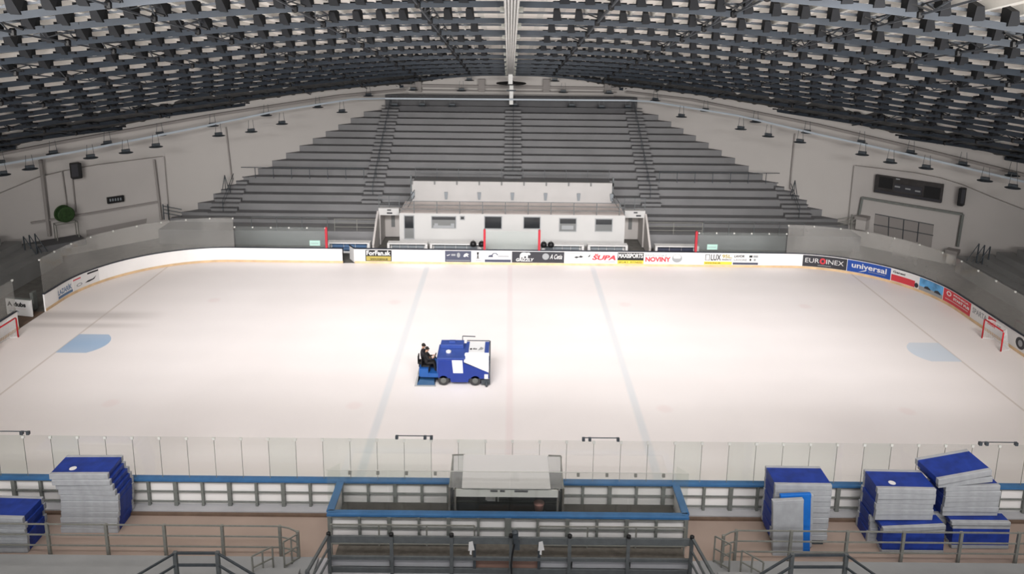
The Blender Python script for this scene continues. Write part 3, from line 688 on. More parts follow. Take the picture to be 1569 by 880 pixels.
# cross beams with dark spacer blocks
def beam_obj(by, x0, x1, idx):
    t = thing('roof_beam', '', 'roof beam', ((x0+x1)/2, beam_y(by, (x0+x1)/2), roofz((x0+x1)/2, by)))
    t['_i'] = [str(idx[0]), idx[1]]
    n = max(4, int((x1-x0)/1.2))
    pts = []
    for i in range(n+1):
        x = x0+(x1-x0)*i/n; y = beam_y(by, x); pts.append(Vector((x, y, roofz(x, y))))
    mb = MB()
    for a, b_ in zip(pts[:-1], pts[1:]): mb.bar(a, b_, .18, .27)
    mb.build('main_tube', M['beam'], t)
    mb = MB(); up = [p + Vector((0, .5, .42)) for p in pts]
    for a, b_ in zip(up[:-1], up[1:]): mb.bar(a, b_, .08, .12)
    mb.build('upper_chord', M['truss'], t)
    mb = MB(); x = math.ceil(x0/P)*P
    while x < x1:
        if abs(x) > 1.2:
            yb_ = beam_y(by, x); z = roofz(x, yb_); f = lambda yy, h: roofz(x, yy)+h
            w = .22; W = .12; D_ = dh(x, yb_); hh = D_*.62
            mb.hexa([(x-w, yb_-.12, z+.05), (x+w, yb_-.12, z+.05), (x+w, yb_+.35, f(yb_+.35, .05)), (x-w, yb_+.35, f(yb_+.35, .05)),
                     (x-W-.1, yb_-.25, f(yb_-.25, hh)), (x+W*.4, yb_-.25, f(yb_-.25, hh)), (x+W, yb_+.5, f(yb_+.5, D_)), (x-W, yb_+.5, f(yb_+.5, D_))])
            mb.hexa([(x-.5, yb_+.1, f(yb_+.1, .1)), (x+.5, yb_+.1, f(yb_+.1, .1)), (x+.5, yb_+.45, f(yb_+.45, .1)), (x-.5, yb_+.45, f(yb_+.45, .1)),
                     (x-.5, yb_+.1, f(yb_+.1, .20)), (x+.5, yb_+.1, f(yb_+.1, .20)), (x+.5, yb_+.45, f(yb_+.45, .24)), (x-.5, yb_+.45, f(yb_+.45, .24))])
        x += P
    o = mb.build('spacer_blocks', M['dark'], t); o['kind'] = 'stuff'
bi = 0
for by in BEAMS:
    xs_ = [k*.25 for k in range(0, 181) if dwall(k*.25, beam_y(by, k*.25)) > .1 and beam_y(by, k*.25) > 8]
    if not xs_: continue
    xa_, xb_ = min(xs_), max(xs_)
    if xa_ < .3: beam_obj(by, -xb_, xb_, (bi, ''))
    elif xb_-xa_ > 3:
        beam_obj(by, -xb_, -xa_, (bi, 'left')); beam_obj(by, xa_, xb_, (bi, 'right'))
    bi += 1
beams = [o for o in C.objects if o.get('_i') is not None]
ords = ['nearest', 'second', 'third', 'fourth', 'fifth', 'sixth', 'seventh', 'eighth', 'ninth', 'tenth', 'eleventh', 'twelfth', 'thirteenth', 'fourteenth', 'fifteenth', 'sixteenth', 'seventeenth', 'eighteenth', 'nineteenth', 'twentieth']
for o in beams:
    i, sd = o['_i']; del o['_i']
    i = int(i)
    o['label'] = 'blue grey roof beam across the hall, %s from the camera' % ords[i] if not sd else 'short blue grey roof beam over the %s wall, %s roof beam from the camera' % (sd, ords[i])
    o['group'] = 'cross beams under the roof'
# lattice trusses running away from the camera
TX = [-33.6, -28.8, -24, -19.2, -14.4-.2, -9.3, -4.2, 4.2, 9.3, 14.6, 19.2, 24, 28.8, 33.6]
for ti, x in enumerate(TX):
    yend = min(81, 80-(abs(x)-14)*23.5/24.5 if abs(x) > 14 else 81)-.3
    side = 'left' if x < 0 else 'right'; k = 7-ti if x < 0 else ti-6
    t = thing('roof_truss', 'dark lattice truss running away under the roof, %s one %s of the central duct' % (['first', 'second', 'third', 'fourth', 'fifth', 'sixth', 'seventh'][k-1], side), 'roof truss', (x, 50, roofz(x, 50)), 'lattice trusses along the roof')
    mb = MB(); y = 20.6; lo = None; idx = 0; chord = MB()
    while y < yend:
        y2 = min(y+1.2, yend)
        h1, h2 = (.42, .02) if idx % 2 else (.02, .42)
        chord.bar((x, y, roofz(x, y)-.02), (x, y2, roofz(x, y2)-.02), .07, .07); chord.bar((x+.28, y, roofz(x, y)+.42), (x+.28, y2, roofz(x, y2)+.42), .06, .06)
        mb.bar((x+.28*(h1 > .1), y, roofz(x, y)+h1), (x+.28*(h2 > .1), y2, roofz(x, y2)+h2), .045)
        y = y2; idx += 1
    chord.build('chord', M['truss'], t); mb.build('lacing', M['truss'], t)
    for bc in BEAMS:
        by = beam_y(bc, x)
        if not 21 < by < yend: continue
        mb = MB(); mb.lathe((x, by-.05, roofz(x, by)-.02), [(.04, -.15), (.14, -.1), (.15, .1), (.08, .18)], 8); mb.bar((x-.45, by-.1, roofz(x, by)+.4), (x+.45, by-.1, roofz(x, by)+.1), .07); mb.build('node_joint', M['black'], t)

# central white duct / cable tray
t = thing('cable_duct', 'white ribbed duct hanging along the centre of the roof', 'duct', (-.1, 50, 17))
mb = MB(); ylist = [21+1.5*i for i in range(38)]
for dx in (-.26, -.13, 0, .13, .26):
    for a, b_ in zip(ylist[:-1], ylist[1:]): mb.bar((-.12+dx, a, roofz(0, a)-.28), (-.12+dx, b_, roofz(0, b_)-.28), .085, .16)
mb.build('tray_strips', M['duct'], t)
mb = MB()
for a, b_ in zip(ylist[:-1], ylist[1:]): mb.bar((-.12, a, roofz(0, a)-.16), (-.12, b_, roofz(0, b_)-.16), .66, .06)
mb.build('tray_bed', M['rib'], t)
for by in BEAMS[:11]:
    for sx in (-.5, .26): mb = MB(); mb.box((-.12+sx, by-.1, roofz(0, by)-.35), (-.12+sx+.24, by+.1, roofz(0, by)-.1)); mb.build('hanger', M['rail'], t)
mb = MB(); mb.box((-.32, 76.5, 12.2), (.1, 77, 13.2)); mb.build('junction_box', M['duct'], t)
t = thing('hanging_mast', 'pale vertical duct drop with a dark round lamp below the roof end', 'lamp', (-.05, 79, 9.9))
mb = MB(); mb.box((-.2, 78.9, 9.9), (.18, 79.15, 12.3)); mb.build('mast', M['duct'], t)
mb = MB(); mb.lathe((-.03, 78.8, 12.05), [(.1, .35), (.3, .2), (1.5, .05), (1.5, -.05), (.2, -.1)], 20); mb.build('disc_lamp', M['black'], t)
mb = MB(); mb.box((-.5, 78.85, 11.25), (.45, 78.95, 11.4)); mb.build('cross_arm', M['rail_dark'], t)

# wall ring trims, pipes
def wall_line(name, label, pxs, d, w, h, m, cat='pipe'):
    mb = MB(); P = [at_wall(x, y, d) for x, y in pxs]
    for a, b_ in zip(P[:-1], P[1:]): mb.bar(a, b_, w, h)
    o = mb.build(name, m, loc=tuple(P[0])); return o
Lp = [at(x, y, Y=78.4) for x, y in ((590, 151), (965, 154))]
mb = MB(); PL = [at_wall(x, y, 2.5) for x, y in ((-20, 256), (113, 233), (300, 196), (430, 169), (540, 152))] + Lp + [at_wall(x, y, 2.5) for x, y in ((1000, 156), (1130, 177), (1250, 205), (1420, 243), (1600, 286))]
for a, b_ in zip(PL[:-1], PL[1:]): mb.bar(a, b_, .10, .16)
tag(mb.build('cable_tray', mat('tray_pale', (.42, .47, .52), .5), loc=tuple(PL[0])), 'long pale blue cable tray slung around the hall in front of the walls', 'cable tray')
mb = MB(); PL = [at_wall(x, y, .25) for x, y in ((-20, 240), (100, 217), (330, 176), (520, 147), (620, 137.5))]
for a, b_ in zip(PL[:-1], PL[1:]): mb.bar(a, b_, .3, .22)
struct(mb.build('trim_3', M['trim']), 'brownish ledge high on the left wall', 'ledge')
mb = MB(); PL = [at_wall(x, y, .25) for x, y in ((960, 141), (1060, 153), (1250, 191), (1420, 231), (1600, 276))]
for a, b_ in zip(PL[:-1], PL[1:]): mb.bar(a, b_, .3, .22)
struct(mb.build('trim_4', M['trim']), 'brownish ledge high on the right wall', 'ledge')
mb = MB(); a = at(615, 131, Y=82.6); b_ = at(955, 136, Y=82.6); mb.bar(a, b_, .3, .30); a = at(630, 138, Y=82.6); b_ = at(945, 142, Y=82.6); mb.bar(a, b_, .3, .12)
for px in (641, 738, 837, 931):
    p = at(px, 130, Y=82.5); mb.box((p.x-.33, 82.3, p.z-.75), (p.x+.33, 82.7, p.z+.6))
struct(mb.build('trim_5', M['trim']), 'brownish ring beam with pilasters on the back wall', 'ledge')

# lamps hanging along the walls
lamp0 = thing('hanging_lamp', 'x', 'lamp', (0, 0, 0), 'lamps hanging along the walls')
mb = MB(); mb.lathe((0, 0, 0), [(.5, -.03), (.52, 0), (.2, .08), (.05, .1)], 14); mb.build('reflector', M['rail_dark'], lamp0)
mb = MB(); mb.box((-.28, -.12, .08), (.28, .12, .26)); mb.build('gear_box', M['rail_dark'], lamp0)
mb = MB(); mb.lathe((0, 0, 0), [(.3, -.06), (.34, -.035)], 12); mb.build('lens', M['lampglass'], lamp0)
mb = MB()
for sx in (-1, 1): mb.bar((sx*.25, 0, .25), (sx*.18, 0, 1.0), .03)
mb.build('wire', M['rail_mid'], lamp0)
low = [(4,268),(46,259),(139,242),(193,234),(239,225),(335,208),(385,202),(432,190),(524,172),(1044,179),(1135,198),(1177,209),(1225.6,218),(1321,237),(1364,249),(1419,258),(1509,277),(1551.6,288)]
upr = [(1,251),(82,236),(165,221),(245,207),(326,193),(408,177),(487,164.5),(564.5,147),(1004,154),(1081,170),(1157.5,187),(1236.6,203.5),(1319.5,219.5),(1395,235),(1475,253),(1551,269)]
bk1 = [(605,162),(647,162),(693,162.5),(788,162),(876,163),(921.5,165),(962,165)]
bk2 = [(633,138),(707,139),(719,123),(850,124),(863,141.5),(933,143)]
first = True
spec_l = []
cl = ['first', 'second', 'third', 'fourth', 'fifth', 'sixth', 'seventh', 'eighth', 'ninth']
for nm, Ls, f in (('lower', low, lambda q: at_wall(*q, 4.5)), ('upper', upr, lambda q: at_wall(*q, 1.6))):
    Lf = [q for q in Ls if q[0] < 784]; Rt = [q for q in Ls if q[0] > 784][::-1]
    for sd, LL in (('left', Lf), ('right', Rt)):
        for i, q in enumerate(LL): spec_l.append((f(q), 'small dark hanging lamp, %s from the %s edge, %s row on that side' % (cl[i], sd, nm)))
for i, q in enumerate(bk1): spec_l.append((at(*q, Y=79.3), 'flat lamp over the top of the stand, %s from left in the back row' % cl[i]))
for i, q in enumerate(bk2): spec_l.append((at(*q, Y=81.5), 'small dark lamp before the back wall ledge, %s from the left' % cl[i]))
for k, (p, lab) in enumerate(spec_l):
    if k == 0: lamp0.location = p; lamp0['label'] = lab; o = lamp0
    else: o = copy_thing(lamp0, p, lab)
    sg = -1 if p.x < -12 else 1 if p.x > 12 else 0
    o.rotation_euler = (0, 0, -sg*PI/4)
for o in list(C.objects):
    if o.get('_o') is not None: pass

# lower projecting end walls (portals)
def low_wall(sg, nm, lab, tops):
    mb = MB()
    P = [(at_wall(x, y, .35)) for x, y in tops]
    o = len(mb.v); n = len(P)
    nrm = Vector((sg*23.5, 24.5, 0)).normalized()*.35
    for p in P: mb.v += [Vector((p.x, p.y, -.05)), p.copy(), p+nrm, Vector((p.x, p.y, -.05))+nrm]
    for i in range(n-1):
        for j in range(4): mb.f.append([o+4*i+j, o+4*i+(j+1) % 4, o+4*i+4+(j+1) % 4, o+4*i+4+j]); mb.mi.append(0)
    mb.f.append([0, 1, 2, 3]); mb.mi.append(0); mb.f.append([4*n-4, 4*n-3, 4*n-2, 4*n-1]); mb.mi.append(0)
    return struct(mb.build(nm, M['wall_low']), lab, 'wall')
low_wall(-1, 'wall_left.001', 'lower grey wall section projecting at the left end', [(251, 240), (150, 253), (100, 262), (60, 272), (0, 297), (-60, 330)])
low_wall(1, 'wall_right.001', 'lower grey wall section projecting at the right end', [(1309, 254), (1400, 265), (1440, 273), (1475, 284), (1520, 303), (1569, 322), (1620, 345)])
# wall items placed on the 45 degree walls
def wbox(t, name, m, px0, py0, px1, py1, d0, d1, parent=True, bevel=0):
    sg = -1 if px0 < 784 else 1
    a = at_wall(px0, py0, d0); b_ = at_wall(px1, py1, d0); n = Vector((sg*23.5, 24.5, 0)).normalized()*(d1-d0)*-1
    z0, z1 = min(a.z, b_.z), max(a.z, b_.z)
    A = Vector((a.x, a.y, z0)); B = Vector((b_.x, b_.y, z0)); H = Vector((0, 0, z1-z0))
    mb = MB(); mb.hexa([A, B, B+n, A+n, A+H, B+H, B+n+H, A+n+H])
    return mb.build(name, m, t, bevel=bevel)
def wq(t, name, m, pl, ytop, ybot, pr, yr, d0, d1):
    sg = -1 if pl < 784 else 1
    a = at_wall(pl, ybot, d0); zt_ = at_wall(pl, ytop, d0).z; b_ = at_wall(pr, yr, d0); n = Vector((sg*23.5, 24.5, 0)).normalized()*(d1-d0)*-1
    A = a.copy(); B = Vector((b_.x, b_.y, a.z)); H = Vector((0, 0, zt_-a.z))
    mb = MB(); mb.hexa([A, B, B+n, A+n, A+H, B+H, B+n+H, A+n+H])
    return mb.build(name, m, t)
def wpos(px, py, d=.5): return tuple(at_wall(px, py, d))
t = thing('scoreboard', 'large dark scoreboard with faint panels on the right end wall', 'scoreboard', wpos(1392, 290))
wq(t, 'casing', M['scoreb'], 1341, 266.5, 293.5, 1443, 312, .4, .75)
wq(t, 'lower_rim', M['adk'], 1341, 290.5, 293.8, 1443, 312, .75, .78)
wq(t, 'left_display', M['black'], 1346, 270, 287, 1367, 291, .76, .79); wq(t, 'right_display', M['black'], 1415, 284.5, 302, 1439, 307, .76, .79); wq(t, 'centre_display', M['adk'], 1370, 281, 292.5, 1412, 300, .76, .79)
for x0_, y0_ in ((1371, 284.5), (1387, 288), (1402, 291.5)): wq(t, 'number_panel', M['adgrey'], x0_, y0_, y0_+2.2, x0_+8, y0_+4, .80, .83)
wq(t, 'top_mark', M['adgrey'], 1373, 273.2, 275, 1379, 276, .76, .8)
t = thing('small_scoreboard', 'small black digital clock board on the left end wall', 'clock', wpos(176, 305))
wq(t, 'casing', M['black'], 164, 302.5, 312, 189, 309, .4, .65)
for i in range(5): wq(t, 'digit', M['seat'], 168+i*4, 305-i*.45, 309-i*.45, 170+i*4, 307, .66, .69)
def speaker(px0, py0, px1, py1, lab, z):
    t = thing('loudspeaker', lab, 'loudspeaker', wpos((px0+px1)/2, py1, 1.0))
    wbox(t, 'cabinet', M['black'], px0, py1, px1, py0, .7, 1.3, bevel=.06)
    wbox(t, 'grille', M['adk'], px0+2.5, py1-2, px1-2.5, py0+3, 1.3, 1.34); wbox(t, 'bracket', M['rail_dark'], (px0+px1)/2-1, (py0+py1)/2+2, (px0+px1)/2+1, (py0+py1)/2-2, .3, .75)
speaker(108, 248, 121, 273.5, 'black loudspeaker on the left end wall above the green drum', 0)
speaker(1469, 288, 1482, 313.5, 'black loudspeaker on the right end wall beside the scoreboard', 0)
# ledges / pipes on the portals
def wpipe(name, label, cat, runs, m, w=.12, d=.55):
    t = None; mb = MB()
    for r_ in runs:
        P = [at_wall(x, y, d) for x, y in r_]
        for a, b_ in zip(P[:-1], P[1:]): mb.bar(a, b_, w)
    return tag(mb.build(name, m, loc=tuple(at_wall(*runs[0][0], d))), label, cat)
wpipe('conduit_pipe', 'brown ledge pipe below the small clock board, left end wall', 'pipe', [[(245, 309), (115, 331), (47, 342)]], M['trim'], .14)
wpipe('conduit_pipe', 'grey bent pipe framing the doorway under the large scoreboard', 'pipe', [[(1316, 330), (1321, 303), (1345, 307), (1475, 328.5), (1467, 378)]], M['steel'], .18)
wpipe('conduit_pipe', 'dark vertical pipe on the left end wall beside the green drum', 'pipe', [[(62, 245), (66, 275), (76, 362)]], M['trim'], .22)
wpipe('conduit_pipe', 'thin vertical pipe on the left wall beside the stand', 'pipe', [[(346, 195), (355, 275)]], M['trim'], .10, .15)
wpipe('conduit_pipe', 'thin vertical pipe on the right wall beside the stand', 'pipe', [[(1218, 205), (1210, 290)]], M['trim'], .10, .15)
wpipe('conduit_pipe', 'grey post at the right end of the left portal', 'pipe', [[(236, 245), (247, 337)]], M['trim'], .16)
wpipe('conduit_pipe', 'faint thin pipe below the left loudspeaker', 'pipe', [[(95, 262), (104, 325)]], M['trim'], .07)
wpipe('conduit_pipe', 'faint grey conduit right of the left loudspeaker', 'pipe', [[(111, 275), (116, 325)]], M['trim'], .07)
t = thing('shutter_panel', 'grey shutter panel with grid joints in the right end wall doorway', 'shutter', wpos(1385, 350))
sh = [at_wall(x, y, .42) for x, y in ((1339, 356), (1341, 328), (1431, 345), (1427, 380))]
mb = MB(); mb.add(sh, [(0, 1, 2, 3)]); mb.build('panel', M['trim'], t)
mb = MB(); 
for (p, q) in (((1339, 344), (1430, 361)), ((1362, 333), (1361, 362)), ((1385, 337), (1383, 367)), ((1408, 341), (1405, 371)), ((1341, 328), (1431, 345))): mb.bar(at_wall(*p, .46), at_wall(*q, .46), .05)
mb.build('joints', M['rail_dark'], t)
t = thing('portal_recess', 'long grey brown opening behind the left corner glass', 'doorway', wpos(180, 345))
mb = MB(); mb.add([at_wall(x, y, .42) for x, y in ((132, 353), (225, 335), (224, 342), (133, 362))], [(0, 1, 2, 3)]); mb.build('opening', M['trim'], t)
for px, py, lab in ((1325, 332, 'grey pier block at the left foot of the pipe frame, right wall'), (1463, 383, 'grey pier block at the right foot of the pipe frame, right wall')):
    t = thing('pier_block', lab, 'block', wpos(px, py)); wbox(t, 'block', M['wall_low'], px-9, py+16, px+8, py+1, .36, 1.2); wbox(t, 'cap', M['trim'], px-10, py+1, px+9, py-.5, .36, 1.25)

# green drum on a trolley
pg = at_wall(99, 345, 1.6)
t = thing('hose_reel', 'green round drum on a light metal stand by the left end wall', 'hose reel', tuple(pg))
dd = Vector((-23.5, 24.5, 0)).normalized(); al = Vector((24.5, 23.5, 0)).normalized()
c0 = at_wall(99, 328, 1.6)
def disc(cen, ax, r, w, name, m, n=24, hole=.0):
    mb = MB(); a = ax.normalized(); u = Vector((0, 0, 1)); v = a.cross(u)
    prof = [(hole, -w/2), (r*.92, -w/2), (r, -w/2+.04), (r, w/2-.04), (r*.92, w/2), (hole, w/2)]
    o = 0
    for rr_, s in prof:
        for j in range(n): th = 2*PI*j/n; mb.v.append(cen + a*s + u*rr_*math.cos(th) + v*rr_*math.sin(th))
    for i in range(len(prof)-1):
        for j in range(n): mb.f.append([i*n+j, i*n+(j+1) % n, (i+1)*n+(j+1) % n, (i+1)*n+j]); mb.mi.append(0)
    return mb.build(name, m, t, smooth=False)
ax = Vector((.80, -.60, 0)).normalized()
disc(c0 + ax*-.30, ax, .66, .10, 'flange', M['green']); disc(c0 + ax*.30, ax, .62, .10, 'flange', M['green']); disc(c0, ax, .56, .55, 'drum', mat('green_dark', (.015, .05, .01), .7, var=.4, scale=6))
mb = MB(); base = c0 - Vector((0, 0, .7))
q = [base + al*i*.75 + dd*j*.35 for i, j in ((-1, -1), (1, -1), (1, 1), (-1, 1))]
for a, b_ in zip(q, q[1:]+q[:1]): mb.bar(a, b_, .06)
for a in q: mb.bar(a, Vector((a.x, a.y, 1.7)), .06)
mb.build('stand_frame', M['rail'], t)
mb = MB(); bp = at_wall(92, 372, 1.8)
mb.box((-3, -.9, 0), (1.6, .9, .45)); o = mb.build('platform', M['concrete_dark'], loc=(0, 0, 0)); o.location = (bp.x, bp.y, 1.2); o.rotation_euler = (0, 0, math.atan2(al.y, al.x)); tag(o, 'dark low platform under the green hose reel', 'platform')

# end stands left and right
for sg, lab in ((-1, 'dark end stand steps at the left edge of the hall'), (1, 'dark end stand steps at the right edge of the hall')):
    t = thing('end_stand', lab, 'grandstand', (sg*38, 40, 0))
    for j in range(8):
        x0 = 34.4+j*.9; mb = MB(); ye = 57.6-j*.93
        mb.box((min(sg*x0, sg*(x0+1.2)), 20, -.05), (max(sg*x0, sg*(x0+1.2)), ye, 1.25+.48*j)); mb.build('terrace_step', M['end_grey'], t)
for sg, px, py, lab in ((-1, 56, 380, 'small dark folded rails at the foot of the left end stand'), (1, 1497, 395, 'small dark folded rails at the foot of the right end stand')):
    p = at_wall(px, py, 3.0); t = thing('stair_rail', lab, 'railing', tuple(p))
    mb = MB(); x = p.x
    for k in (0, .35, .7):
        mb.bar((x+k*sg*.6, p.y-k, p.z-.9), (x+k*sg*.6+.2*sg, p.y+.3-k, p.z+1.0), .07); mb.bar((x+k*sg*.6+.2*sg, p.y+.3-k, p.z+1.0), (x+k*sg*.6-.4*sg, p.y+.6-k, p.z-.5), .05)
    mb.build('rail', M['rail_dark'], t)
for px, py, lab in ((262, 325, 'small rail with crossbars where the left wall meets the stand'), (1300, 340, 'pale small rail where the right wall meets the stand'), (345, 282, 'pointed dark rail at the top of the left short stairs'), (1217, 290, 'small pointed rail at the top of the right short stairs')):
    p = at_wall(px, py, 1.2); t = thing('stair_rail', lab, 'railing', tuple(p)); mb = MB(); sg = 1 if px < 784 else -1
    if px in (262, 1300):
        for k in range(3): mb.bar((p.x-.5*sg, p.y-.3, p.z+.3*k), (p.x+.8*sg, p.y+.3, p.z-.45+.3*k), .06)
        for k in (-.5, -.1): mb.bar((p.x+k*sg, p.y-.3, p.z-.6), (p.x+k*sg, p.y-.3, p.z+.75), .07)
    else:
        for k in (-.3, 0, .3): mb.bar((p.x, p.y, p.z+.8), (p.x+k, p.y, p.z-.6), .05)
    mb.build('rail', M['rail_dark'] if px != 1300 else M['rail'], t)

# ------------------------------------------------------------------ near boards
def near_boards(x0, x1, label):
    t = thing('rink_boards', label, 'rink boards', ((x0+x1)/2, 28, 0))
    mb = MB(); mb.box((x0, 27.98, .0), (x1, 28.06, 1.12)); mb.build('board_panel', M['white'], t)
    mb = MB(); mb.box((x0, 27.82, 1.12), (x1, 28.14, 1.2)); mb.build('top_rail', M['cap_blue'], t)
    mb = MB(); mb.box((x0, 28.06, 0), (x1, 28.075, .18)); mb.build('kickplate', M['kick'], t)
    mb = MB()
    for z in (.16, .60, 1.04): mb.box((x0, 27.88, z), (x1, 27.95, z+.05))
    mb.build('frame_rail', M['steel'], t)
    n = int((x1-x0)/1.07); 
    for i in range(n+1):
        x = x0+.05+i*1.07
        if x > x1-.03: break
        q = MB(); w = .05 if i % 2 else .075
        q.box((x-w, 27.84, .04), (x+w, 27.97, 1.12)); q.build('post', M['steel'], t)
near_boards(-21.9, -6.75, 'near boards with blue top rail and grey frame, left part')
near_boards(-6.75, 6.65, 'near boards behind the penalty boxes, blue top rail')
near_boards(6.65, 21.9, 'near boards with blue top rail and grey frame, right part')
boards('rink_boards', 'curved boards at the near left corner, outside the picture edge', [(-SN-.01+.4, -SE)], M['cap_blue']); boards('rink_boards', 'curved boards at the near right corner, outside the picture edge', [(SE, SN-.4)], M['cap_blue'])
# near glass
t = thing('glass_screen', 'row of clear glass panes standing on the near boards', 'safety glass', (0, 28, 1.2))
x = -21.3; i = 0
while x < 21.5:
    mb = MB(); mb.box((x+.01, 28.0, 1.2), (x+1.06, 28.012, 2.98)); mb.build('glass_pane', G['green'] if (i*7+i//3) % 5 in (0, 2) else G['clear'], t)
    mb = MB(); mb.box((x-.05, 27.97, 2.86), (x+.05, 28.03, 2.97)); mb.build('clip', M['lampglass'], t)
    mb = MB(); mb.bar((x, 28.005, 1.2), (x, 28.005, 2.9), .018); mb.build('joint', M['rail'], t)
    x += 1.07; i += 1
for px0, px1, lab in ((-30, 43, 'thin steel latch bar on top of the near glass at the left edge'), (608, 661, 'thin steel latch bar on top of the near glass left of centre'), (894, 947, 'thin steel latch bar on top of the near glass right of centre'), (1502, 1557, 'thin steel latch bar on top of the near glass at the right edge')):
    y0_ = 670+(px0-600)*.011; a = at(px0, y0_, Y=28); b_ = at(px1, y0_+.5, Y=28)
    t = thing('latch_bar', lab, 'latch', tuple(a)); mb = MB(); mb.bar(a+Vector((0, 0, .06)), b_+Vector((0, 0, .06)), .028); mb.build('bar', M['rail_dark'], t)
    for p in ((a, b_, b_ - Vector((.25, 0, 0))) if px0 < 700 else (a, b_, a + Vector((.25, 0, 0)))):
        mb = MB(); mb.box((p.x-.055, 27.94, p.z-.07), (p.x+.055, 28.06, p.z+.06)); mb.build('clamp', M['rail_dark'], t)

# ------------------------------------------------------------------ penalty boxes
YB = 25.9
t = thing('penalty_box', 'blue topped enclosure of white panels around both penalty boxes', 'penalty box', (0, 26, 0))
mb = MB(); mb.box((-6.7, YB-.02, 0), (6.6, YB+.05, 1.12)); mb.build('back_panel', M['white'], t)
mb = MB(); mb.box((-6.78, YB-.14, 1.12), (6.68, YB+.16, 1.2)); part(mb.build('top_rail', M['cap_blue'], t), 'blue rear top rail')
for x in (-6.7, 6.6):
    mb = MB(); mb.box((x-.14, YB+.1, 1.12), (x+.14, 27.81, 1.2)); part(mb.build('top_rail', M['cap_blue'], t), 'blue side top rail')
    mb = MB(); mb.box((x-.03, YB, 0), (x+.03, 27.83, 1.12)); mb.build('side_panel', M['white'], t)
mb = MB()
for z in (.10, .62, 1.04): mb.box((-6.7, YB-.13, z), (6.6, YB-.06, z+.05))
mb.build('frame_rail', M['steel'], t)
for i in range(13):
    x = -6.68+i*1.105; q = MB(); w = .045 if i % 2 else .07
    if i == 6: w = .12
    q.box((x-w, YB-.16, 0), (x+w, YB-.03, 1.12)); q.build('post', M['steel'], t)
mb = MB(); mb.box((-6.6, 26.0, -.06), (6.5, 27.8, .30)); struct(mb.build('floor.004', M['boxfloor']), 'dark rubber floor inside the penalty boxes', 'floor')
for x0, x1, lab in ((-6.3, -2.6, 'long grey wooden bench in the left penalty box'), (2.4, 6.1, 'long grey wooden bench in the right penalty box')):
    b_ = thing('penalty_bench', lab, 'bench', ((x0+x1)/2, 26.3, .30)); mb = MB(); mb.box((x0, 26.15, .62), (x1, 26.45, .68)); mb.build('seat', M['darkfloor'], b_)
    for x in (x0+.2, x1-.2): mb = MB(); mb.box((x-.04, 26.18, .30), (x+.04, 26.42, .62)); mb.build('leg', M['steel'], b_)
t = thing('glass_screen', 'lower glass screen around the rear of the penalty boxes', 'safety glass', (0, YB, 1.2))
for x0, x1 in ((-6.75, -4.5), (-4.5, -2.3), (-2.3, 0), (0, 2.1), (2.1, 4.4), (4.4, 6.6)):
    mb = MB(); mb.box((x0+.01, YB-.01, 1.2), (x1-.01, YB+.005, 2.95)); mb.build('glass_pane', G['clear'], t)
for px in (536, 579, 623, 667, 886, 930, 974, 1017):
    p = at(px, 725, Y=YB); mb = MB(); mb.box((p.x-.05, YB-.05, 2.8), (p.x+.05, YB+.03, 2.93)); mb.build('clip', M['rail'], t)
mb = MB(); mb.bar((-6.75, YB, 2.95), (6.6, YB, 2.95), .02); mb.build('top_edge', M['lampglass'], t)
for x in (-6.7, 6.6):
    mb = MB(); mb.add([(x, YB, 1.2), (x, 27.85, 1.2), (x, 27.85, 2.0), (x, YB+.1, 2.9), (x, YB, 2.9)], [(0, 1, 2, 3, 4)]); part(mb.build('side_pane', G['green'], t), 'sloping side pane')

# scorer booth
t = thing('timekeeper_booth', 'small timekeeper booth with white canopy between the penalty boxes', 'booth', (-.1, 26.9, 0))
XA, XB = -2.25, 2.0
mb = MB(); mb.add([(XA, 26.1, 2.13), (XB, 26.1, 2.13), (XB-.02, 27.55, 2.58), (XA+.04, 27.55, 2.58)], [(0, 1, 2, 3)]); part(mb.build('glass_roof', G['canopy'], t), 'grey translucent roof showing at both sides')
mb = MB(); mb.hexa([(-1.78, 26.0, 2.17), (1.52, 26.0, 2.17), (1.46, 27.5, 2.60), (-1.8, 27.5, 2.60), (-1.78, 26.0, 2.20), (1.52, 26.0, 2.20), (1.46, 27.5, 2.64), (-1.8, 27.5, 2.64)]); part(mb.build('canopy', M['booth_roof'], t), 'white sloping canopy sheet')
mb = MB(); mb.box((XA+.25, 26.05, 1.80), (XB-.2, 26.1, 2.1)); mb.build('fascia', M['panelw'], t)
for x0, x1 in ((-.72, -.45), (-.36, -.18), (.18, .68)):
    mb = MB(); mb.box((x0, 26.03, 2.02), (x1, 26.06, 2.09)); mb.build('vent_slot', M['adk'], t)
for x in (XA, XA+.22, XB-.2, XB):
    mb = MB(); mb.box((x-.035, 26.06, .30), (x+.035, 26.14, 2.12)); mb.build('corner_post', M['wood'], t)
mb = MB()
for a, b_ in (((XA, 26.1, 2.13), (XA+.04, 27.55, 2.58)), ((XB, 26.1, 2.13), (XB-.02, 27.55, 2.58)), ((XA, 27.55, 2.58), (XA+.5, 27.55, 2.6)), ((XB-.5, 27.55, 2.6), (XB, 27.55, 2.58)), ((XA, 27.52, 0), (XA+.04, 27.52, 2.58)), ((XB, 27.52, 0), (XB, 27.52, 2.58))): mb.bar(a, b_, .045)
mb.build('roof_frame', M['rail'], t)
mb = MB(); mb.box((XA, 27.5, 1.2), (XB, 27.56, 1.9)); mb.box((XA, 27.3, 0), (XB, 27.36, 1.2)); mb.box((XA-.03, 26.1, 0), (XA+.01, 27.5, 2.1)); mb.box((XB-.01, 26.1, 0), (XB+.03, 27.5, 2.1)); mb.build('inner_wall', M['adk'], t)
mb = MB(); mb.box((XA+.1, 26.9, .95), (XB-.1, 27.5, 1.0)); mb.build('desk', M['black'], t)
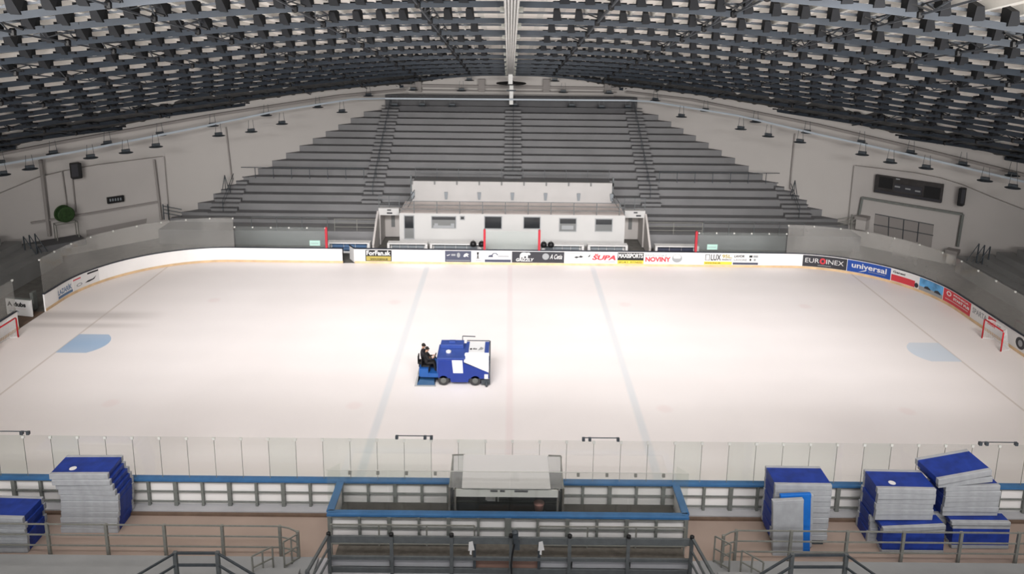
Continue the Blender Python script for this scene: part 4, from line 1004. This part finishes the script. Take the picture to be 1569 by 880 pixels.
mb = MB(); mb.box((XA+.02, 26.15, .30), (XB-.02, 27.3, .32)); mb.build('booth_floor', M['black'], t)
p = at(826, 772, Y=26.6); mb = MB(); mb.lathe((p.x, 26.6, .75), [(.13, 0), (.2, .42), (.21, .44)], 14); o = mb.build('waste_bucket', M['bucket'], loc=(p.x, 26.6, .75), smooth=True); tag(o, 'small reddish bucket inside the timekeeper booth, right side', 'bucket')
mb = MB(); mb.box((p.x-.25, 26.4, .32), (p.x+.25, 26.8, .75)); tag(mb.build('booth_stool', M['black'], loc=(p.x, 26.6, 0)), 'dark box stool carrying the reddish bucket in the booth', 'stool')
mb = MB()
for i in range(7): mb.box((-.95+random.random()*.55, 26.92+random.random()*.2, 1.0), (-.80+random.random()*.4, 27.2, 1.04+random.random()*.06))
tag(mb.build('desk_papers', M['adw'], loc=(-.8, 27.0, 1.0)), 'white papers and cups on the dark desk of the booth', 'papers', kind='stuff')

# ------------------------------------------------------------------ concourse and railings, near side
mb = MB(); mb.box((-46, 10, -.17), (-6.9, 24.85, .12)); mb.box((6.9, 10, -.17), (46, 24.85, .12)); mb.box((-46, 10, .12), (-7.3, 23.9, .42)); mb.box((7.3, 10, .12), (46, 23.9, .42)); struct(mb.build('floor.005', M['concrete_near']), 'grey concrete steps of the near stand at the bottom edge', 'floor')
mb = MB(); mb.box((-6.9, 23.0, -.17), (6.9, 25.0, -.03)); mb.box((-6.9, 14, -.17), (6.9, 23.6, .3)); struct(mb.build('floor.006', M['pale']), 'bluish grey step at the bottom centre', 'floor')
def nrail(label, pts, posts, h, nr, m, post, r, z=-.1):
    t = thing('railing', label, 'railing', tuple(pts[0])); mb = MB()
    for k in range(nr):
        zz = h*(1-k/nr)
        for a, b_ in zip(pts[:-1], pts[1:]): mb.bar(Vector(a)+Vector((0, 0, zz)), Vector(b_)+Vector((0, 0, zz)), 2*r)
    mb.build('rail', m, t)
    for p in posts: q = MB(); q.bar(p, Vector(p)+Vector((0, 0, h+.03)), post); q.build('post', m, t)
    return t
P_ = lambda x, y=25.1: Vector((x, y, -.12))
nrail('grey three-bar railing in front of the left stacks on the beige concourse', [P_(-23), P_(-8.33), P_(-7.95, 25.0), P_(-7.6, 24.8)], [P_(x) for x in (-21, -18.85, -16.75, -14.62, -12.52, -10.42, -8.33)] + [P_(-7.6, 24.8)], 1.3, 3, M['rail'], .10, .022)
nrail('grey three-bar railing in front of the right stacks on the beige concourse', [P_(7.7, 24.8), P_(8.0, 25.0), P_(8.3), P_(23)], [P_(x) for x in (8.25, 10.25, 12.3, 14.35, 16.45, 18.55, 20.6)] + [P_(7.7, 24.8)], 1.3, 3, M['rail'], .10, .022)
def step_rail(label, A, B, h, m, n=3):
    t = thing('railing', label, 'railing', tuple(A)); mb = MB(); A = Vector(A); B = Vector(B)
    for k in (1, .55, .12): mb.bar(A+Vector((0, 0, h*k)), B+Vector((0, 0, h*k)), .045)
    mb.build('rail', m, t)
    for i in range(n): p = A+(B-A)*i/(n-1); q = MB(); q.bar(p, p+Vector((0, 0, h)), .05); q.build('post', m, t)
a = at(386, 853, Y=23.6); b_ = at(417, 838, Y=24.2); step_rail('small grey stair rail between the left railings, nearer one', a-Vector((0, 0, 1.0)), b_-Vector((0, 0, 1.0)), 1.0, M['rail'])
a = at(434, 831, Y=24.2); b_ = at(457, 818, Y=24.8); step_rail('small grey stair rail at the end of the left railing', a-Vector((0, 0, 1.1)), b_-Vector((0, 0, 1.1)), 1.1, M['rail'])
a = at(1137, 844, Y=24.2); b_ = at(1170, 862, Y=23.6); step_rail('small grey stair rail between the right railings, nearer one', a-Vector((0, 0, 1.0)), b_-Vector((0, 0, 1.0)), 1.0, M['rail'])
a = at(1096, 822, Y=24.8); b_ = at(1120, 835, Y=24.2); step_rail('small grey stair rail at the end of the right railing', a-Vector((0, 0, 1.1)), b_-Vector((0, 0, 1.1)), 1.1, M['rail'])
for q0, q1, f0, f1, lab in (((268, 848), (333, 848), (205, 885), (395, 885), 'dark thick railing around the stair opening at bottom left'), ((1214, 851), (1297, 851), (1150, 890), (1350, 888), 'dark thick railing around the stair opening at bottom right')):
    a = at(*q0, Y=22.6); b_ = at(*q1, Y=22.6); c_ = at(*f0, Y=21.3); d_ = at(*f1, Y=21.3)
    t = thing('railing', lab, 'railing', (a.x, a.y, .42)); 
    mb = MB()
    for dz in (0, -.45): mb.bar(a+Vector((0, 0, dz)), b_+Vector((0, 0, dz)), .07); mb.bar(a+Vector((0, 0, dz)), c_+Vector((0, 0, dz)), .06); mb.bar(b_+Vector((0, 0, dz)), d_+Vector((0, 0, dz)), .06)
    mb.build('rail', M['rail_dark'], t)
    for p in (a, b_): mb = MB(); mb.bar((p.x, p.y, .40), p+Vector((0, 0, .05)), .12); mb.build('post', M['rail_mid'], t)
    for p in (c_, d_): mb = MB(); mb.bar((p.x, p.y, .40), p, .08); mb.build('post', M['rail_mid'], t)

# central foreground barrier
YF = 24.3; zt = 1.52
t = thing('barrier_railing', 'dark grey barrier with black capped posts at the bottom centre', 'railing', (0, YF, 0))
xa, xb = at(504, 818, Y=YF).x, at(1060, 821, Y=YF).x
mb = MB(); mb.box((xa, YF-.06, 1.18), (xb, YF+.02, 1.44)); part(mb.build('plank', M['rail_mid'], t), 'wide dark plank')
mb = MB(); mb.box((xa, YF-.05, .50), (xb, YF+.03, .62)); mb.box((xa, YF-.05, -.03), (xb, YF+.03, .16)); mb.build('rail', M['rail_mid'], t)
for px in (504, 600, 692, 783, 873, 963, 1060):
    x = at(px, 818, Y=YF).x; mb = MB(); mb.box((x-.06, YF-.12, -.03), (x+.06, YF-.04, zt)); po = mb.build('post', M['rail_mid'], t)
    mb = MB(); mb.lathe((x, YF-.08, zt-.02), [(.08, 0), (.08, .09), (.04, .12)], 10); mb.build('cap', M['black'], po)
for x, dx in ((xa, -.28), (xb, .28)):
    mb = MB(); e = Vector((x+dx, 22.4, 1.5))
    for dz in (0, -.5, -.95): mb.bar((x, YF, 1.5+dz), (e.x, e.y, e.z+dz), .09 if dz == 0 else .06)
    mb.bar((e.x, e.y, -.0), (e.x, e.y, 1.55), .12); part(mb.build('side_rail', M['rail_mid'], t), 'side rail running back')
for k, (p0, p1) in enumerate(((507, 598), (603, 690), (694, 727), (827, 872), (876, 960), (965, 1057))):
    x0 = at(p0, 860, Y=YF+.1).x; x1 = at(p1, 860, Y=YF+.1).x; mb = MB(); mb.box((x0+.02, YF+.05, .17), (x1-.02, YF+.09, .56))
    mb.box((x0+.02, YF+.045, .44), (x1-.02, YF+.05, .46), 1)
    part(mb.build('infill_panel', [M['pale'], M['adgrey']], t), 'pale infill panel')
mb = MB()
for px in (727, 826): x = at(px, 850, Y=YF).x; mb.box((x-.05, YF-.03, 0), (x+.05, YF+.05, 1.3))
mb.build('gate_post', M['rail_dark'], t)
mb = MB(); mb.box((at(728, 860, Y=24.4).x, YF+.12, -.02), (at(825, 860, Y=24.4).x, YF+.16, .5)); part(mb.build('brick_infill', M['brick'], t), 'reddish brown infill in the middle gap')
mb = MB(); mb.box((xa+.1, 24.5, .3), (xb-.1, 25.15, .36)); mb.box((xa+.1, 25.42, .12), (xb-.1, 25.50, .36)); mb.box((xa+.1, 25.15, .30), (xb-.1, 25.5, .34)); o = mb.build('spectator_bench', M['wood'], loc=(0, 24.7, .3)); tag(o, 'long brownish bench board behind the central barrier', 'bench')
for side, p0, p1 in (('left', 507, 727), ('right', 826, 1050)):
    x0 = at(p0, 804, Y=25.2).x; x1 = at(p1, 804, Y=25.2).x
    t = thing('railing', 'thin light grey tubular rail behind the barrier, %s half' % side, 'railing', (x0, 25.2, 0)); mb = MB()
    zz = at(600, 805, Y=25.2).z
    mb.bar((x0, 25.2, zz), (x1, 25.2, zz), .045); mb.bar((x0, 25.2, .42), (x1, 25.2, .42), .045); mb.build('rail', M['rail'], t)
    for k in range(4): x = x0+(x1-x0)*k/3; mb = MB(); mb.bar((x, 25.2, -.12), (x, 25.2, zz), .055); mb.build('post', M['rail'], t)
for px, lab in ((722, 'white paper sheets tied to the left gate post of the barrier'), (829, 'white paper sheets tied to the right gate post of the barrier')):
    p = at(px, 838, Y=24.2); mb = MB(); mb.add([(p.x-.08, 24.2, p.z+.18), (p.x+.05, 24.2, p.z+.22), (p.x+.12, 24.17, p.z-.12), (p.x-.1, 24.17, p.z-.15)], [(0, 1, 2, 3)]); mb.add([(p.x-.03, 24.15, p.z+.1), (p.x+.03, 24.15, p.z+.12), (p.x+.02, 24.12, p.z-.28), (p.x-.05, 24.12, p.z-.25)], [(0, 1, 2, 3)])
    tag(mb.build('paper_tag', M['adw'], loc=tuple(p)), lab, 'paper')
t = thing('camera_mount', 'dark clamp with hanging black cable on the middle post of the barrier', 'clamp', tuple(at(786, 822, Y=24.1)))
p = at(788, 820, Y=24.1)
mb = MB(); mb.box((p.x-.05, 24.0, p.z-.1), (p.x+.14, 24.14, p.z+.12)); mb.lathe((p.x+.02, 24.05, p.z+.1), [(.1, 0), (.12, .06), (.05, .12)], 10); mb.box((p.x-.02, 24.02, p.z-.55), (p.x+.2, 24.12, p.z-.12)); mb.build('clamp_body', M['rail_dark'], t)
mb = MB(); mb.tube([p+Vector((0, -.1, -.3)), p+Vector((-.06, -.1, -.7)), p+Vector((-.1, -.15, -1.1)), p+Vector((-.07, -.2, -1.55))], .03, 6); mb.build('cable', M['black'], t)

# ------------------------------------------------------------------ stacks of padded slabs
def slab(w, d, h, loc, rz=0, label='', group='', rx=0, ry=0, cols=('slab_blue', 'slab_grey'), logo=False, endblue=True):
    """flat padded slab: blue faces, pale grey bands along the long edges"""
    t = bpy.data.objects.new('padded_slab', None); C.objects.link(t); t.location = loc; t.rotation_euler = (rx, ry, rz); tag(t, label, 'slab', group)
    mb = MB(); mb.box((-w/2, -d/2+.03, -h/2), (w/2, d/2-.03, h/2)); mb.build('core', M[cols[0]], t, bevel=.015)
    for sy in (-1, 1):
        e = MB(); a, b2 = sorted((sy*d/2, sy*(d/2-.16))); e.box((-w/2-.01, a, -h/2-.004), (w/2+.01, b2, h/2+.004)); e.build('edge_band', M[cols[1]], t, bevel=.02)
    if logo:
        e = MB(); e.lathe((-w*.18, -d*.2, h/2), [(.13, .0), (.13, .006)], 16); e.build('round_sticker', M['adw'], t)
    return t
CN = ['bottom', 'second', 'third', 'fourth', 'fifth', 'sixth', 'seventh', 'eighth', 'ninth', 'tenth', 'eleventh', 'twelfth']
def stack(cx, cy, z0, n, w, d, h, lean, jit, where, group, rz0=0, logo=False, skew=None):
    for i in range(n):
        z = z0+h*(i+.5); u = (i+.5)/n
        off = skew(u) if skew else Vector((0, 0, 0))
        nm = 'top' if i == n-1 else CN[i]
        lab = ('top blue and grey slab of %s' % where) if i == n-1 else ('grey edged slab, %s from the floor in %s' % (nm if i else 'lowest one', where))
        slab(w, d, h*.96, (cx+off.x+random.uniform(-jit, jit), cy+off.y+random.uniform(-jit, jit), z), rz0+random.uniform(-.03, .03), lab, group, logo=(logo and i == n-1))
stack(-16.05, 27.0, -.12, 11, 2.15, 1.30, .227, 0, .035, 'the tall stack by the left railing', 'slabs in the tall left stack', 0, True, lambda u: Vector((-.28*max(0, (u-.6)/.4)**1.5 + .12*math.sin(u*3.1)+.06, 0, 0)))
stack(-18.75, 25.85, -.12, 6, 2.2, 1.3, .245, 0, .04, 'the low stack at the left edge', 'slabs in the left edge stack', 0, False)
stack(10.95, 26.65, .12, 10, 2.1, 1.25, .232, 0, .02, 'the stack behind the upright slabs on the right', 'slabs in the right stack by the standing slabs', 0)
mb = MB(); mb.box((10.0, 26.1, -.12), (11.9, 27.2, .12)); tag(mb.build('pallet', M['rail_dark'], loc=(10.95, 26.65, -.12)), 'dark pallet under the right stack behind the upright slabs', 'pallet')
slab(1.12, 2.3, .18, (10.27, 25.56, 1.0), 0, 'pale grey slab standing upright in front of the right stack', 'upright slabs on the right', rx=PI/2-.02, ry=-.07, cols=('slab_grey', 'slab_grey'))
slab(1.12, 2.38, .14, (10.62, 25.78, 1.04), 0, 'bright blue slab standing on end behind the pale grey one', 'upright slabs on the right', rx=PI/2-.02, ry=-.06, cols=('slab_blue2', 'slab_blue2'))
slab(1.05, 2.2, .14, (10.80, 25.94, 1.0), 0, 'narrow grey slab edge standing behind the bright blue one', 'upright slabs on the right', rx=PI/2-.01, ry=-.05, cols=('slab_grey', 'slab_grey'))
# stack B
for k in range(3):
    slab(2.3, .95, .2, (15.05+.03*k, 25.75+k*.24, .36), 0, ['blue slab on edge facing the camera under the middle right stack', 'second slab on edge under the middle right stack', 'rearmost slab on edge under the middle right stack'][k], 'slabs on edge under the middle right stack', rx=PI/2-.12)
slab(2.35, .8, .16, (15.0, 26.0, .94), .04, 'grey rimmed slab lying on the slabs on edge, middle right stack', 'slabs in the middle right stack', ry=-.03)
stack(14.75, 26.55, 1.05, 6, 2.15, 1.25, .225, 0, .03, 'the middle right stack', 'slabs in the middle right stack', 0, True)
stack(14.72, 26.75, -.12, 5, 2.1, 1.1, .225, 0, .03, 'the lower left part of the middle right stack', 'slabs in the middle right stack', 0)
# stack C
for k in range(3):
    slab(2.15, .95, .2, (17.75+.03*k, 26.05+k*.24, .36), 0, ['blue slab on edge facing the camera under the far right stack', 'second slab on edge under the far right stack', 'rearmost slab on edge under the far right stack'][k], 'slabs on edge under the far right stack', rx=PI/2-.10)
slab(2.2, .7, .14, (17.7, 26.3, .92), 0, 'pale slab lying on the slabs on edge, far right stack', 'slabs in the far right stack')
stack(17.42, 26.9, 1.0, 6, 2.1, 1.25, .215, 0, .04, 'the far right stack', 'slabs in the far right stack', .02)
stack(17.3, 27.0, -.12, 5, 2.1, 1.0, .215, 0, .03, 'the lower left part of the far right stack', 'slabs in the far right stack', 0)
slab(2.15, 1.3, .22, (17.05, 26.95, 2.42), .10, 'tilted blue slab just below the top of the far right stack', 'slabs in the far right stack', ry=-.06)
slab(2.2, 1.35, .24, (16.92, 26.9, 2.70), .16, 'uppermost tilted blue slab on the far right stack', 'slabs in the far right stack', ry=-.09, rx=.05)

# ------------------------------------------------------------------ goals
def goal(cx, cy, sg, label, dp=1):
    sg_ = sg; sg = sg*dp
    t = thing('hockey_goal', label, 'goal', (cx, cy, 0))
    f = MB(); w = .95; h = 1.25
    f.tube([(cx, cy-w, 0), (cx, cy-w, h-.06), (cx, cy-w+.06, h), (cx, cy+w-.06, h), (cx, cy+w, h-.06), (cx, cy+w, 0)], .045, 8); f.build('frame', M['red'], t, smooth=True)
    f = MB(); f.tube([(cx, cy-w, .03), (cx+sg*.75, cy-w*.8, .03), (cx+sg*1.0, cy, .03), (cx+sg*.75, cy+w*.8, .03), (cx, cy+w, .03)], .03, 6); part(f.build('base_bar', M['adw'], t), 'white base bar')
    f = MB(); f.tube([(cx, cy-w, h), (cx+sg*.45, cy-w*.7, h), (cx+sg*.5, cy, h), (cx+sg*.45, cy+w*.7, h), (cx, cy+w, h)], .025, 6); part(f.build('top_bar', M['adw'], t), 'white top bar')
    f = MB()
    B0 = [Vector((cx, cy-w, 0)), Vector((cx+sg*.75, cy-w*.8, 0)), Vector((cx+sg*1.0, cy, 0)), Vector((cx+sg*.75, cy+w*.8, 0)), Vector((cx, cy+w, 0))]
    T0 = [Vector((cx, cy-w, h)), Vector((cx+sg*.45, cy-w*.7, h)), Vector((cx+sg*.5, cy, h)), Vector((cx+sg*.45, cy+w*.7, h)), Vector((cx, cy+w, h))]
    def poly(L, u):
        u = min(u*4, 3.9999); i = int(u); return L[i].lerp(L[i+1], u-i)
    for k in range(25): f.bar(poly(B0, k/24), poly(T0, k/24), .012)
    for r in range(1, 12):
        pr = None
        for k in range(17):
            q = poly(B0, k/16).lerp(poly(T0, k/16), r/12)
            if pr: f.bar(pr, q, .012)
            pr = q
    for k in range(9):
        y = -w*.9+k*w*.225
        f.bar((cx, cy+y, h), (cx+sg*.46, cy+y*.8, h), .012)
    o = f.build('net', M['net'], t)
    return t
goal(29.1, 44.1, 1, 'red framed hockey goal pushed against the boards at the right end', .8)
goal(-29.35, 42.8, -1, 'red framed hockey goal at the left edge of the ice', .55)

# ------------------------------------------------------------------ ice resurfacer
V = thing('ice_resurfacer', 'blue and white ice resurfacing machine driving on the ice', 'ice resurfacer', (-2.6, 39.2, 0))
ya, yb = 38.2, 40.15
mb = MB(); mb.prism([(-3.78, .42), (-3.78, 1.5), (-2.42, 1.5), (-2.42, 1.38), (-1.12, .80), (-1.08, .42), (-1.6, .40), (-2.15, .40), (-2.2, .2), (-3.1, .2), (-3.15, .42)], 'y', ya, yb)
mb.build('body', M['blue'], V, bevel=.02)
mb = MB(); mb.box((-4.72, ya+.05, .45), (-3.78, yb-.05, .68)); mb.box((-4.78, ya+.02, .5), (-4.3, ya+.5, .95)); part(mb.build('rear_deck', M['blue_mid'], V), 'brighter blue rear driver deck')
mb = MB(); mb.box((-3.80, ya+.02, 1.5), (-2.35, yb-.02, 1.56)); mb.box((-3.75, ya+1.2, 1.56), (-2.5, yb-.1, 1.78)); mb.box((-3.3, ya+1.4, 1.78), (-2.95, yb-.3, 1.88)); part(mb.build('hood', M['blue_top'], V, bevel=.02), 'lighter blue top hood')
mb = MB(); mb.lathe((-3.28, ya+.75, 1.56), [(.14, 0), (.14, .08), (.05, .13)], 14); part(mb.build('filler_cap', M['adw'], V), 'white round cap')
# snow tank: white top and slanted white side
mb = MB()
mb.add([(-2.42, ya-.012, 1.36), (-1.12, ya-.012, .80), (-1.12, ya-.012, 1.38), (-2.42, ya-.012, 1.40)], [(0, 1, 2, 3)])
mb.add([(-2.42, ya-.012, 1.40), (-1.12, ya-.012, 1.38), (-1.12, ya+.5, 1.66), (-2.36, ya+.5, 1.66)], [(0, 1, 2, 3)])
mb.hexa([(-2.36, ya+.5, 1.3), (-1.12, ya+.5, 1.3), (-1.12, yb-.1, 1.3), (-2.36, yb-.1, 1.3), (-2.36, ya+.5, 1.66), (-1.12, ya+.5, 1.66), (-1.12, yb-.1, 1.66), (-2.36, yb-.1, 1.66)])
mb.hexa([(-2.42, ya, 1.3), (-1.12, ya, .78), (-1.12, ya+.5, .78), (-2.42, ya+.5, 1.3), (-2.42, ya, 1.38), (-1.12, ya, 1.36), (-1.12, ya+.5, 1.62), (-2.4, ya+.5, 1.62)])
part(mb.build('snow_tank', M['mwhite'], V), 'white snow tank with slanted side')
mb = MB(); mb.box((-1.35, ya+.5, 1.66), (-1.12, yb-.1, 1.69)); part(mb.build('tank_end_strip', M['blue_top'], V), 'blue strip on the tank top')
mb = MB(); mb.box((-2.36, ya+.5, 1.66), (-2.2, yb-.1, 1.69)); part(mb.build('tank_end_strip', M['blue_top'], V), 'blue strip on the tank top')
def tm(u, v, lay): return Vector((-2.15+.78*u, ya+.72+.55*v, 1.668+.003*lay))
b = Banner(0, 1, '', M['mwhite'], parent=V, mapper=tm)
b.put(ell(), (.0, .2, .16, .6), M['ink'], 'tank_mark'); b.put(([(0,.1),(.1,.9),(.3,.4),(.45,1),(.6,.3),(.85,.8),(1,.1)], [[0,1,2,3,4,5,6]]), (.2, .25, .5, .7), M['ink'], 'tank_mark'); b.put(([(0,0),(.5,1),(1,.6),(.8,.2)], [[0,1,2,3]]), (.55, .1, .95, .9), M['adgrey'], 'tank_mark')
mb = MB(); mb.add([(-2.98, ya-.012, .73), (-2.46, ya-.012, .73), (-2.50, ya-.012, 1.46), (-3.05, ya-.012, 1.46)], [(0, 1, 2, 3)]); part(mb.build('side_panel', M['mwhite'], V), 'white rectangle on the side')
mb = MB(); mb.box((-1.34, ya-.02, .42), (-1.14, ya+.05, .68)); part(mb.build('corner_plate', M['adw'], V), 'small white corner plate')
mb = MB()
mb.bar((-1.06, ya+.05, .1), (-1.06, ya+.05, 1.5), .06); mb.bar((-1.05, ya+.05, 1.3), (-1.08, yb-.1, 1.72), .05); mb.bar((-1.1, yb-.1, .3), (-1.1, yb-.1, 1.72), .05); mb.bar((-2.35, yb-.05, 1.72), (-1.1, yb-.05, 1.72), .04); mb.bar((-2.6, yb+.02, 1.95), (-1.9, yb+.02, 1.93), .04); mb.bar((-2.6, yb+.02, 1.5), (-2.6, yb+.02, 1.95), .04)
mb.box((-1.5, ya-.02, .1), (-1.05, ya+.1, .35)); mb.lathe((-1.22, ya-.1, .02), [(.05, 0), (.09, .1), (.03, .3)], 8)
mb.build('frame_bars', M['rail_dark'], V)
for wx in (-3.5, -1.82):
    for wy, nm in ((ya+.12, 0), (yb-.12, 1)):
        mb = MB(); mb.lathe((wx, wy, .30), [(.12, -.12), (.27, -.12), (.30, -.08), (.30, .08), (.27, .12), (.12, .12)], 22, axis='y'); w_ = mb.build('wheel', M['tyre'], V, smooth=False)
        mb = MB(); mb.lathe((wx, wy, .30), [(.03, -.14), (.15, -.13), (.16, -.1), (.16, .1), (.15, .13), (.03, .14)], 14, axis='y'); mb.build('hub', M['hub'], w_)
mb = MB(); mb.hexa([(-4.95, ya-.1, .03), (-3.95, ya-.1, .03), (-3.95, yb+.1, .03), (-4.95, yb+.1, .03), (-4.75, ya, .34), (-4.0, ya, .28), (-4.0, yb, .28), (-4.75, yb, .34)]); part(mb.build('conditioner', mat('sled_blue', (.02, .07, .16), .5), V), 'blue conditioner sled at the rear')
mb = MB(); mb.hexa([(-5.02, ya-.12, .01), (-4.9, ya-.12, .01), (-4.9, yb+.1, .01), (-5.02, yb+.1, .01), (-4.86, ya, .62), (-4.8, ya, .62), (-4.8, yb, .62), (-4.86, yb, .62)]); mb.box((-4.9, ya-.12, .01), (-3.9, ya-.06, .07)); part(mb.build('sled_towel', M['adgrey'], V), 'grey rear towel flap')
for yy, xx, zz in ((ya+.42, -4.44, 1.03), (ya+.92, -4.68, .99)):
    mb = MB(); mb.box((xx-.2, yy-.21, .68), (xx+.2, yy+.21, zz)); mb.box((xx-.26, yy-.21, .85), (xx-.2, yy+.21, zz+.34)); mb.build('seat', M['black'], V, bevel=.03)
mb = MB(); 
c_ = Vector((-3.98, ya+.42, 1.47)); prv = None
for k in range(15):
    th = 2*PI*k/14; q = c_ + Vector((.07*math.cos(th)*1, .19*math.sin(th), .17*math.cos(th)))
    if prv is not None: mb.bar(prv, q, .03)
    prv = q
mb.bar((-3.80, ya+.42, 1.2), c_, .05); mb.build('steering_wheel', M['black'], V)
mb = MB(); mb.box((-3.86, ya+.1, .62), (-3.76, yb-.1, 1.5)); mb.build('dashboard', M['blue_top'], V)

def person(name, label, org, m, turn=0.0, reach=True):
    """seated figure facing +X, one skinned surface; org = seat point under the pelvis"""
    vs = []; es = []; rs = []; 
    def add(p, r, par=None):
        vs.append(Vector(p)); rs.append(r)
        if par is not None: es.append((par, len(vs)-1))
        return len(vs)-1
    pel = add((0, 0, .12), .15); sp = add((.01, 0, .32), .165, pel); ch = add((-.01, 0, .52), .185, sp); nk0 = add((.0, 0, .64), .10, ch); nk = add((.02, 0, .71), .055, nk0)
    hd = add((.05, 0, .80), .088, nk); ht = add((.045, 0, .90), .085, hd); add((.15, 0, .795), .018, hd)
    for sy in (-1, 1):
        sh = add((0, sy*.19, .59), .075, ch); el = add((.16, sy*.25, .36), .062, sh)
        wr = add((.36, sy*.15, .44) if reach else (.30, sy*.16, .20), .034, el); dirv = (vs[wr]-vs[el]).normalized()
        pm = add(vs[wr]+dirv*.06, .036, wr)
        for k in range(4):
            o = Vector((0, sy*(-.03+.02*k), .01*(k % 2)))
            f1 = add(vs[pm]+dirv*.035+o, .0105, pm); f2 = add(vs[f1]+dirv*(.03-.004*abs(k-1.5))+Vector((0, 0, -.012)), .009, f1); add(vs[f2]+dirv*.012+Vector((0, 0, -.025)), .008, f2)
        th_ = add(vs[wr]+dirv*.03+Vector((0, -sy*.035, .015)), .012, wr); add(vs[th_]+dirv*.03+Vector((0, -sy*.01, 0)), .010, th_)
        hp = add((.05, sy*.10, .10), .10, pel); kn = add((.42, sy*.13, .16), .072, hp); an = add((.50, sy*.13, -.27), .05, kn); add((.63, sy*.135, -.31), .042, an)
    me = bpy.data.meshes.new(name); me.from_pydata([tuple(v) for v in vs], es, []); o = bpy.data.objects.new(name, me); C.objects.link(o)
    sk = o.modifiers.new('skin', 'SKIN'); 
    for i, sv in enumerate(me.skin_vertices[0].data): sv.radius = (rs[i], rs[i]); sv.use_root = (i == 0)
    ss = o.modifiers.new('sub', 'SUBSURF'); ss.levels = 2; ss.render_levels = 2
    bpy.context.view_layer.update(); dg = bpy.context.evaluated_depsgraph_get(); me2 = bpy.data.meshes.new_from_object(o.evaluated_get(dg)); bpy.data.objects.remove(o)
    me2.materials.clear(); me2.materials.append(m); me2.materials.append(M['skin'])
    wrs = [vs[i] for i in range(len(vs)) if rs[i] == .036]
    for p in me2.polygons:
        c0 = p.center; p.use_smooth = True
        p.material_index = 1 if (c0.z > .715 or any((c0-w).length < .11 for w in wrs)) else 0
    ob = bpy.data.objects.new(name, me2); C.objects.link(ob); ob.location = org; ob.rotation_euler = (0, 0, turn); tag(ob, label, 'person')
    mb = MB(); mb.lathe((.045, 0, .865), [(.100, 0), (.104, .04), (.092, .09), (.06, .125), (.02, .14)], 14); mb.box((.10, -.055, .872), (.185, .055, .879)); h = mb.build('cap', M['hair'], None, smooth=True); h.parent = ob
    e = MB(); e.box((.128, -.022, .757), (.142, .022, .763)); q = e.build('mouth', M['bucket']); q.parent = ob
    for sy in (-1, 1):
        e = MB(); e.lathe((.125, sy*.035, .825), [(.004, -.01), (.012, 0), (.004, .01)], 8); q = e.build('eye', M['ink']); q.parent = ob
        e = MB(); e.lathe((.05, sy*.092, .80), [(.01, -.02), (.02, 0), (.01, .03)], 8); q = e.build('ear', M['skin']); q.parent = ob
    return ob
person('person', 'person in black jacket and cap driving the ice resurfacer, hands on the wheel', (-4.44, ya+.42, 1.02), M['cloth'])
person('person', 'person in black seated beside the driver on the far side of the machine', (-4.68, ya+.92, .98), M['cloth2'], -.05, False)

# ------------------------------------------------------------------ lights
def area(loc, target, sx, sy, e, col=(1, .975, .96), spread=180):
    l = bpy.data.lights.new('lamp', 'AREA'); l.shape = 'RECTANGLE'; l.size = sx; l.size_y = sy; l.energy = e; l.color = col; l.spread = math.radians(spread)
    o = bpy.data.objects.new('added_light', l); C.objects.link(o); o.location = loc
    o.rotation_euler = (Vector(target)-Vector(loc)).to_track_quat('-Z', 'Y').to_euler(); return o
for x in (-24, -8, 8, 24):  # unseen area lights added outside the frame to brighten the ice
    area((x, 12, 21.5), (x, 42, 0), 12, 4, 900, spread=75)
    area((x, 24, 20.0 if abs(x) < 10 else 18.2), (x*.9, 56, 0), 12, 2.5, 1080, spread=62)
for x in (-18, 18):  # unseen fill lights added below camera height, aimed up to brighten the roof
    area((x, 2, 12), (x*.9, 33, 19.5), 16, 5, 3700, (1, .96, .92), spread=85)
w = bpy.data.worlds.new('hall'); scn.world = w; w.use_nodes = True
w.node_tree.nodes['Background'].inputs[0].default_value = (.95, .97, 1, 1); w.node_tree.nodes['Background'].inputs[1].default_value = .5

# ------------------------------------------------------------------ camera object
cam = bpy.data.cameras.new('camera'); cam.sensor_width = 36; cam.lens = FPX/1569*36; cam.shift_x = 0; cam.shift_y = -(440-CYP)/1569; cam.clip_end = 400
co = bpy.data.objects.new('camera', cam); C.objects.link(co)
# build orientation from the measured yaw, pitch and roll
fw = at(784.5, CYP, Y=10)-Vector((CX, 0, CH)); fw.normalize()
rt = (at(884.5, CYP, Y=10)); 
def raydir(px, py):
    a = px-784.5; b_ = py-CYP; c, s = math.cos(ROLL), math.sin(ROLL); x = c*a+s*b_; y = -s*a+c*b_
    c, s = math.cos(PITCH), math.sin(PITCH); u = -y; yy = FPX*c+u*s; zz = -FPX*s+u*c; c, s = math.cos(YAW), math.sin(YAW)
    return Vector((c*x+s*yy, -s*x+c*yy, zz))
f0 = raydir(784.5, CYP); r0 = (raydir(785.5, CYP)-f0).normalized(); u0 = (raydir(784.5, CYP-1)-f0).normalized(); f0.normalize()
co.matrix_world = Matrix(((r0.x, u0.x, -f0.x, CX), (r0.y, u0.y, -f0.y, 0), (r0.z, u0.z, -f0.z, CH), (0, 0, 0, 1)))
scn.camera = co
scn.view_settings.view_transform = 'Standard'; scn.view_settings.look = 'None'; scn.view_settings.exposure = 0; scn.view_settings.gamma = 1
for o in C.objects:
    if '_o' in o: del o['_o']
scn.cycles.max_bounces = 8; scn.cycles.transparent_max_bounces = 16; scn.cycles.diffuse_bounces = 4
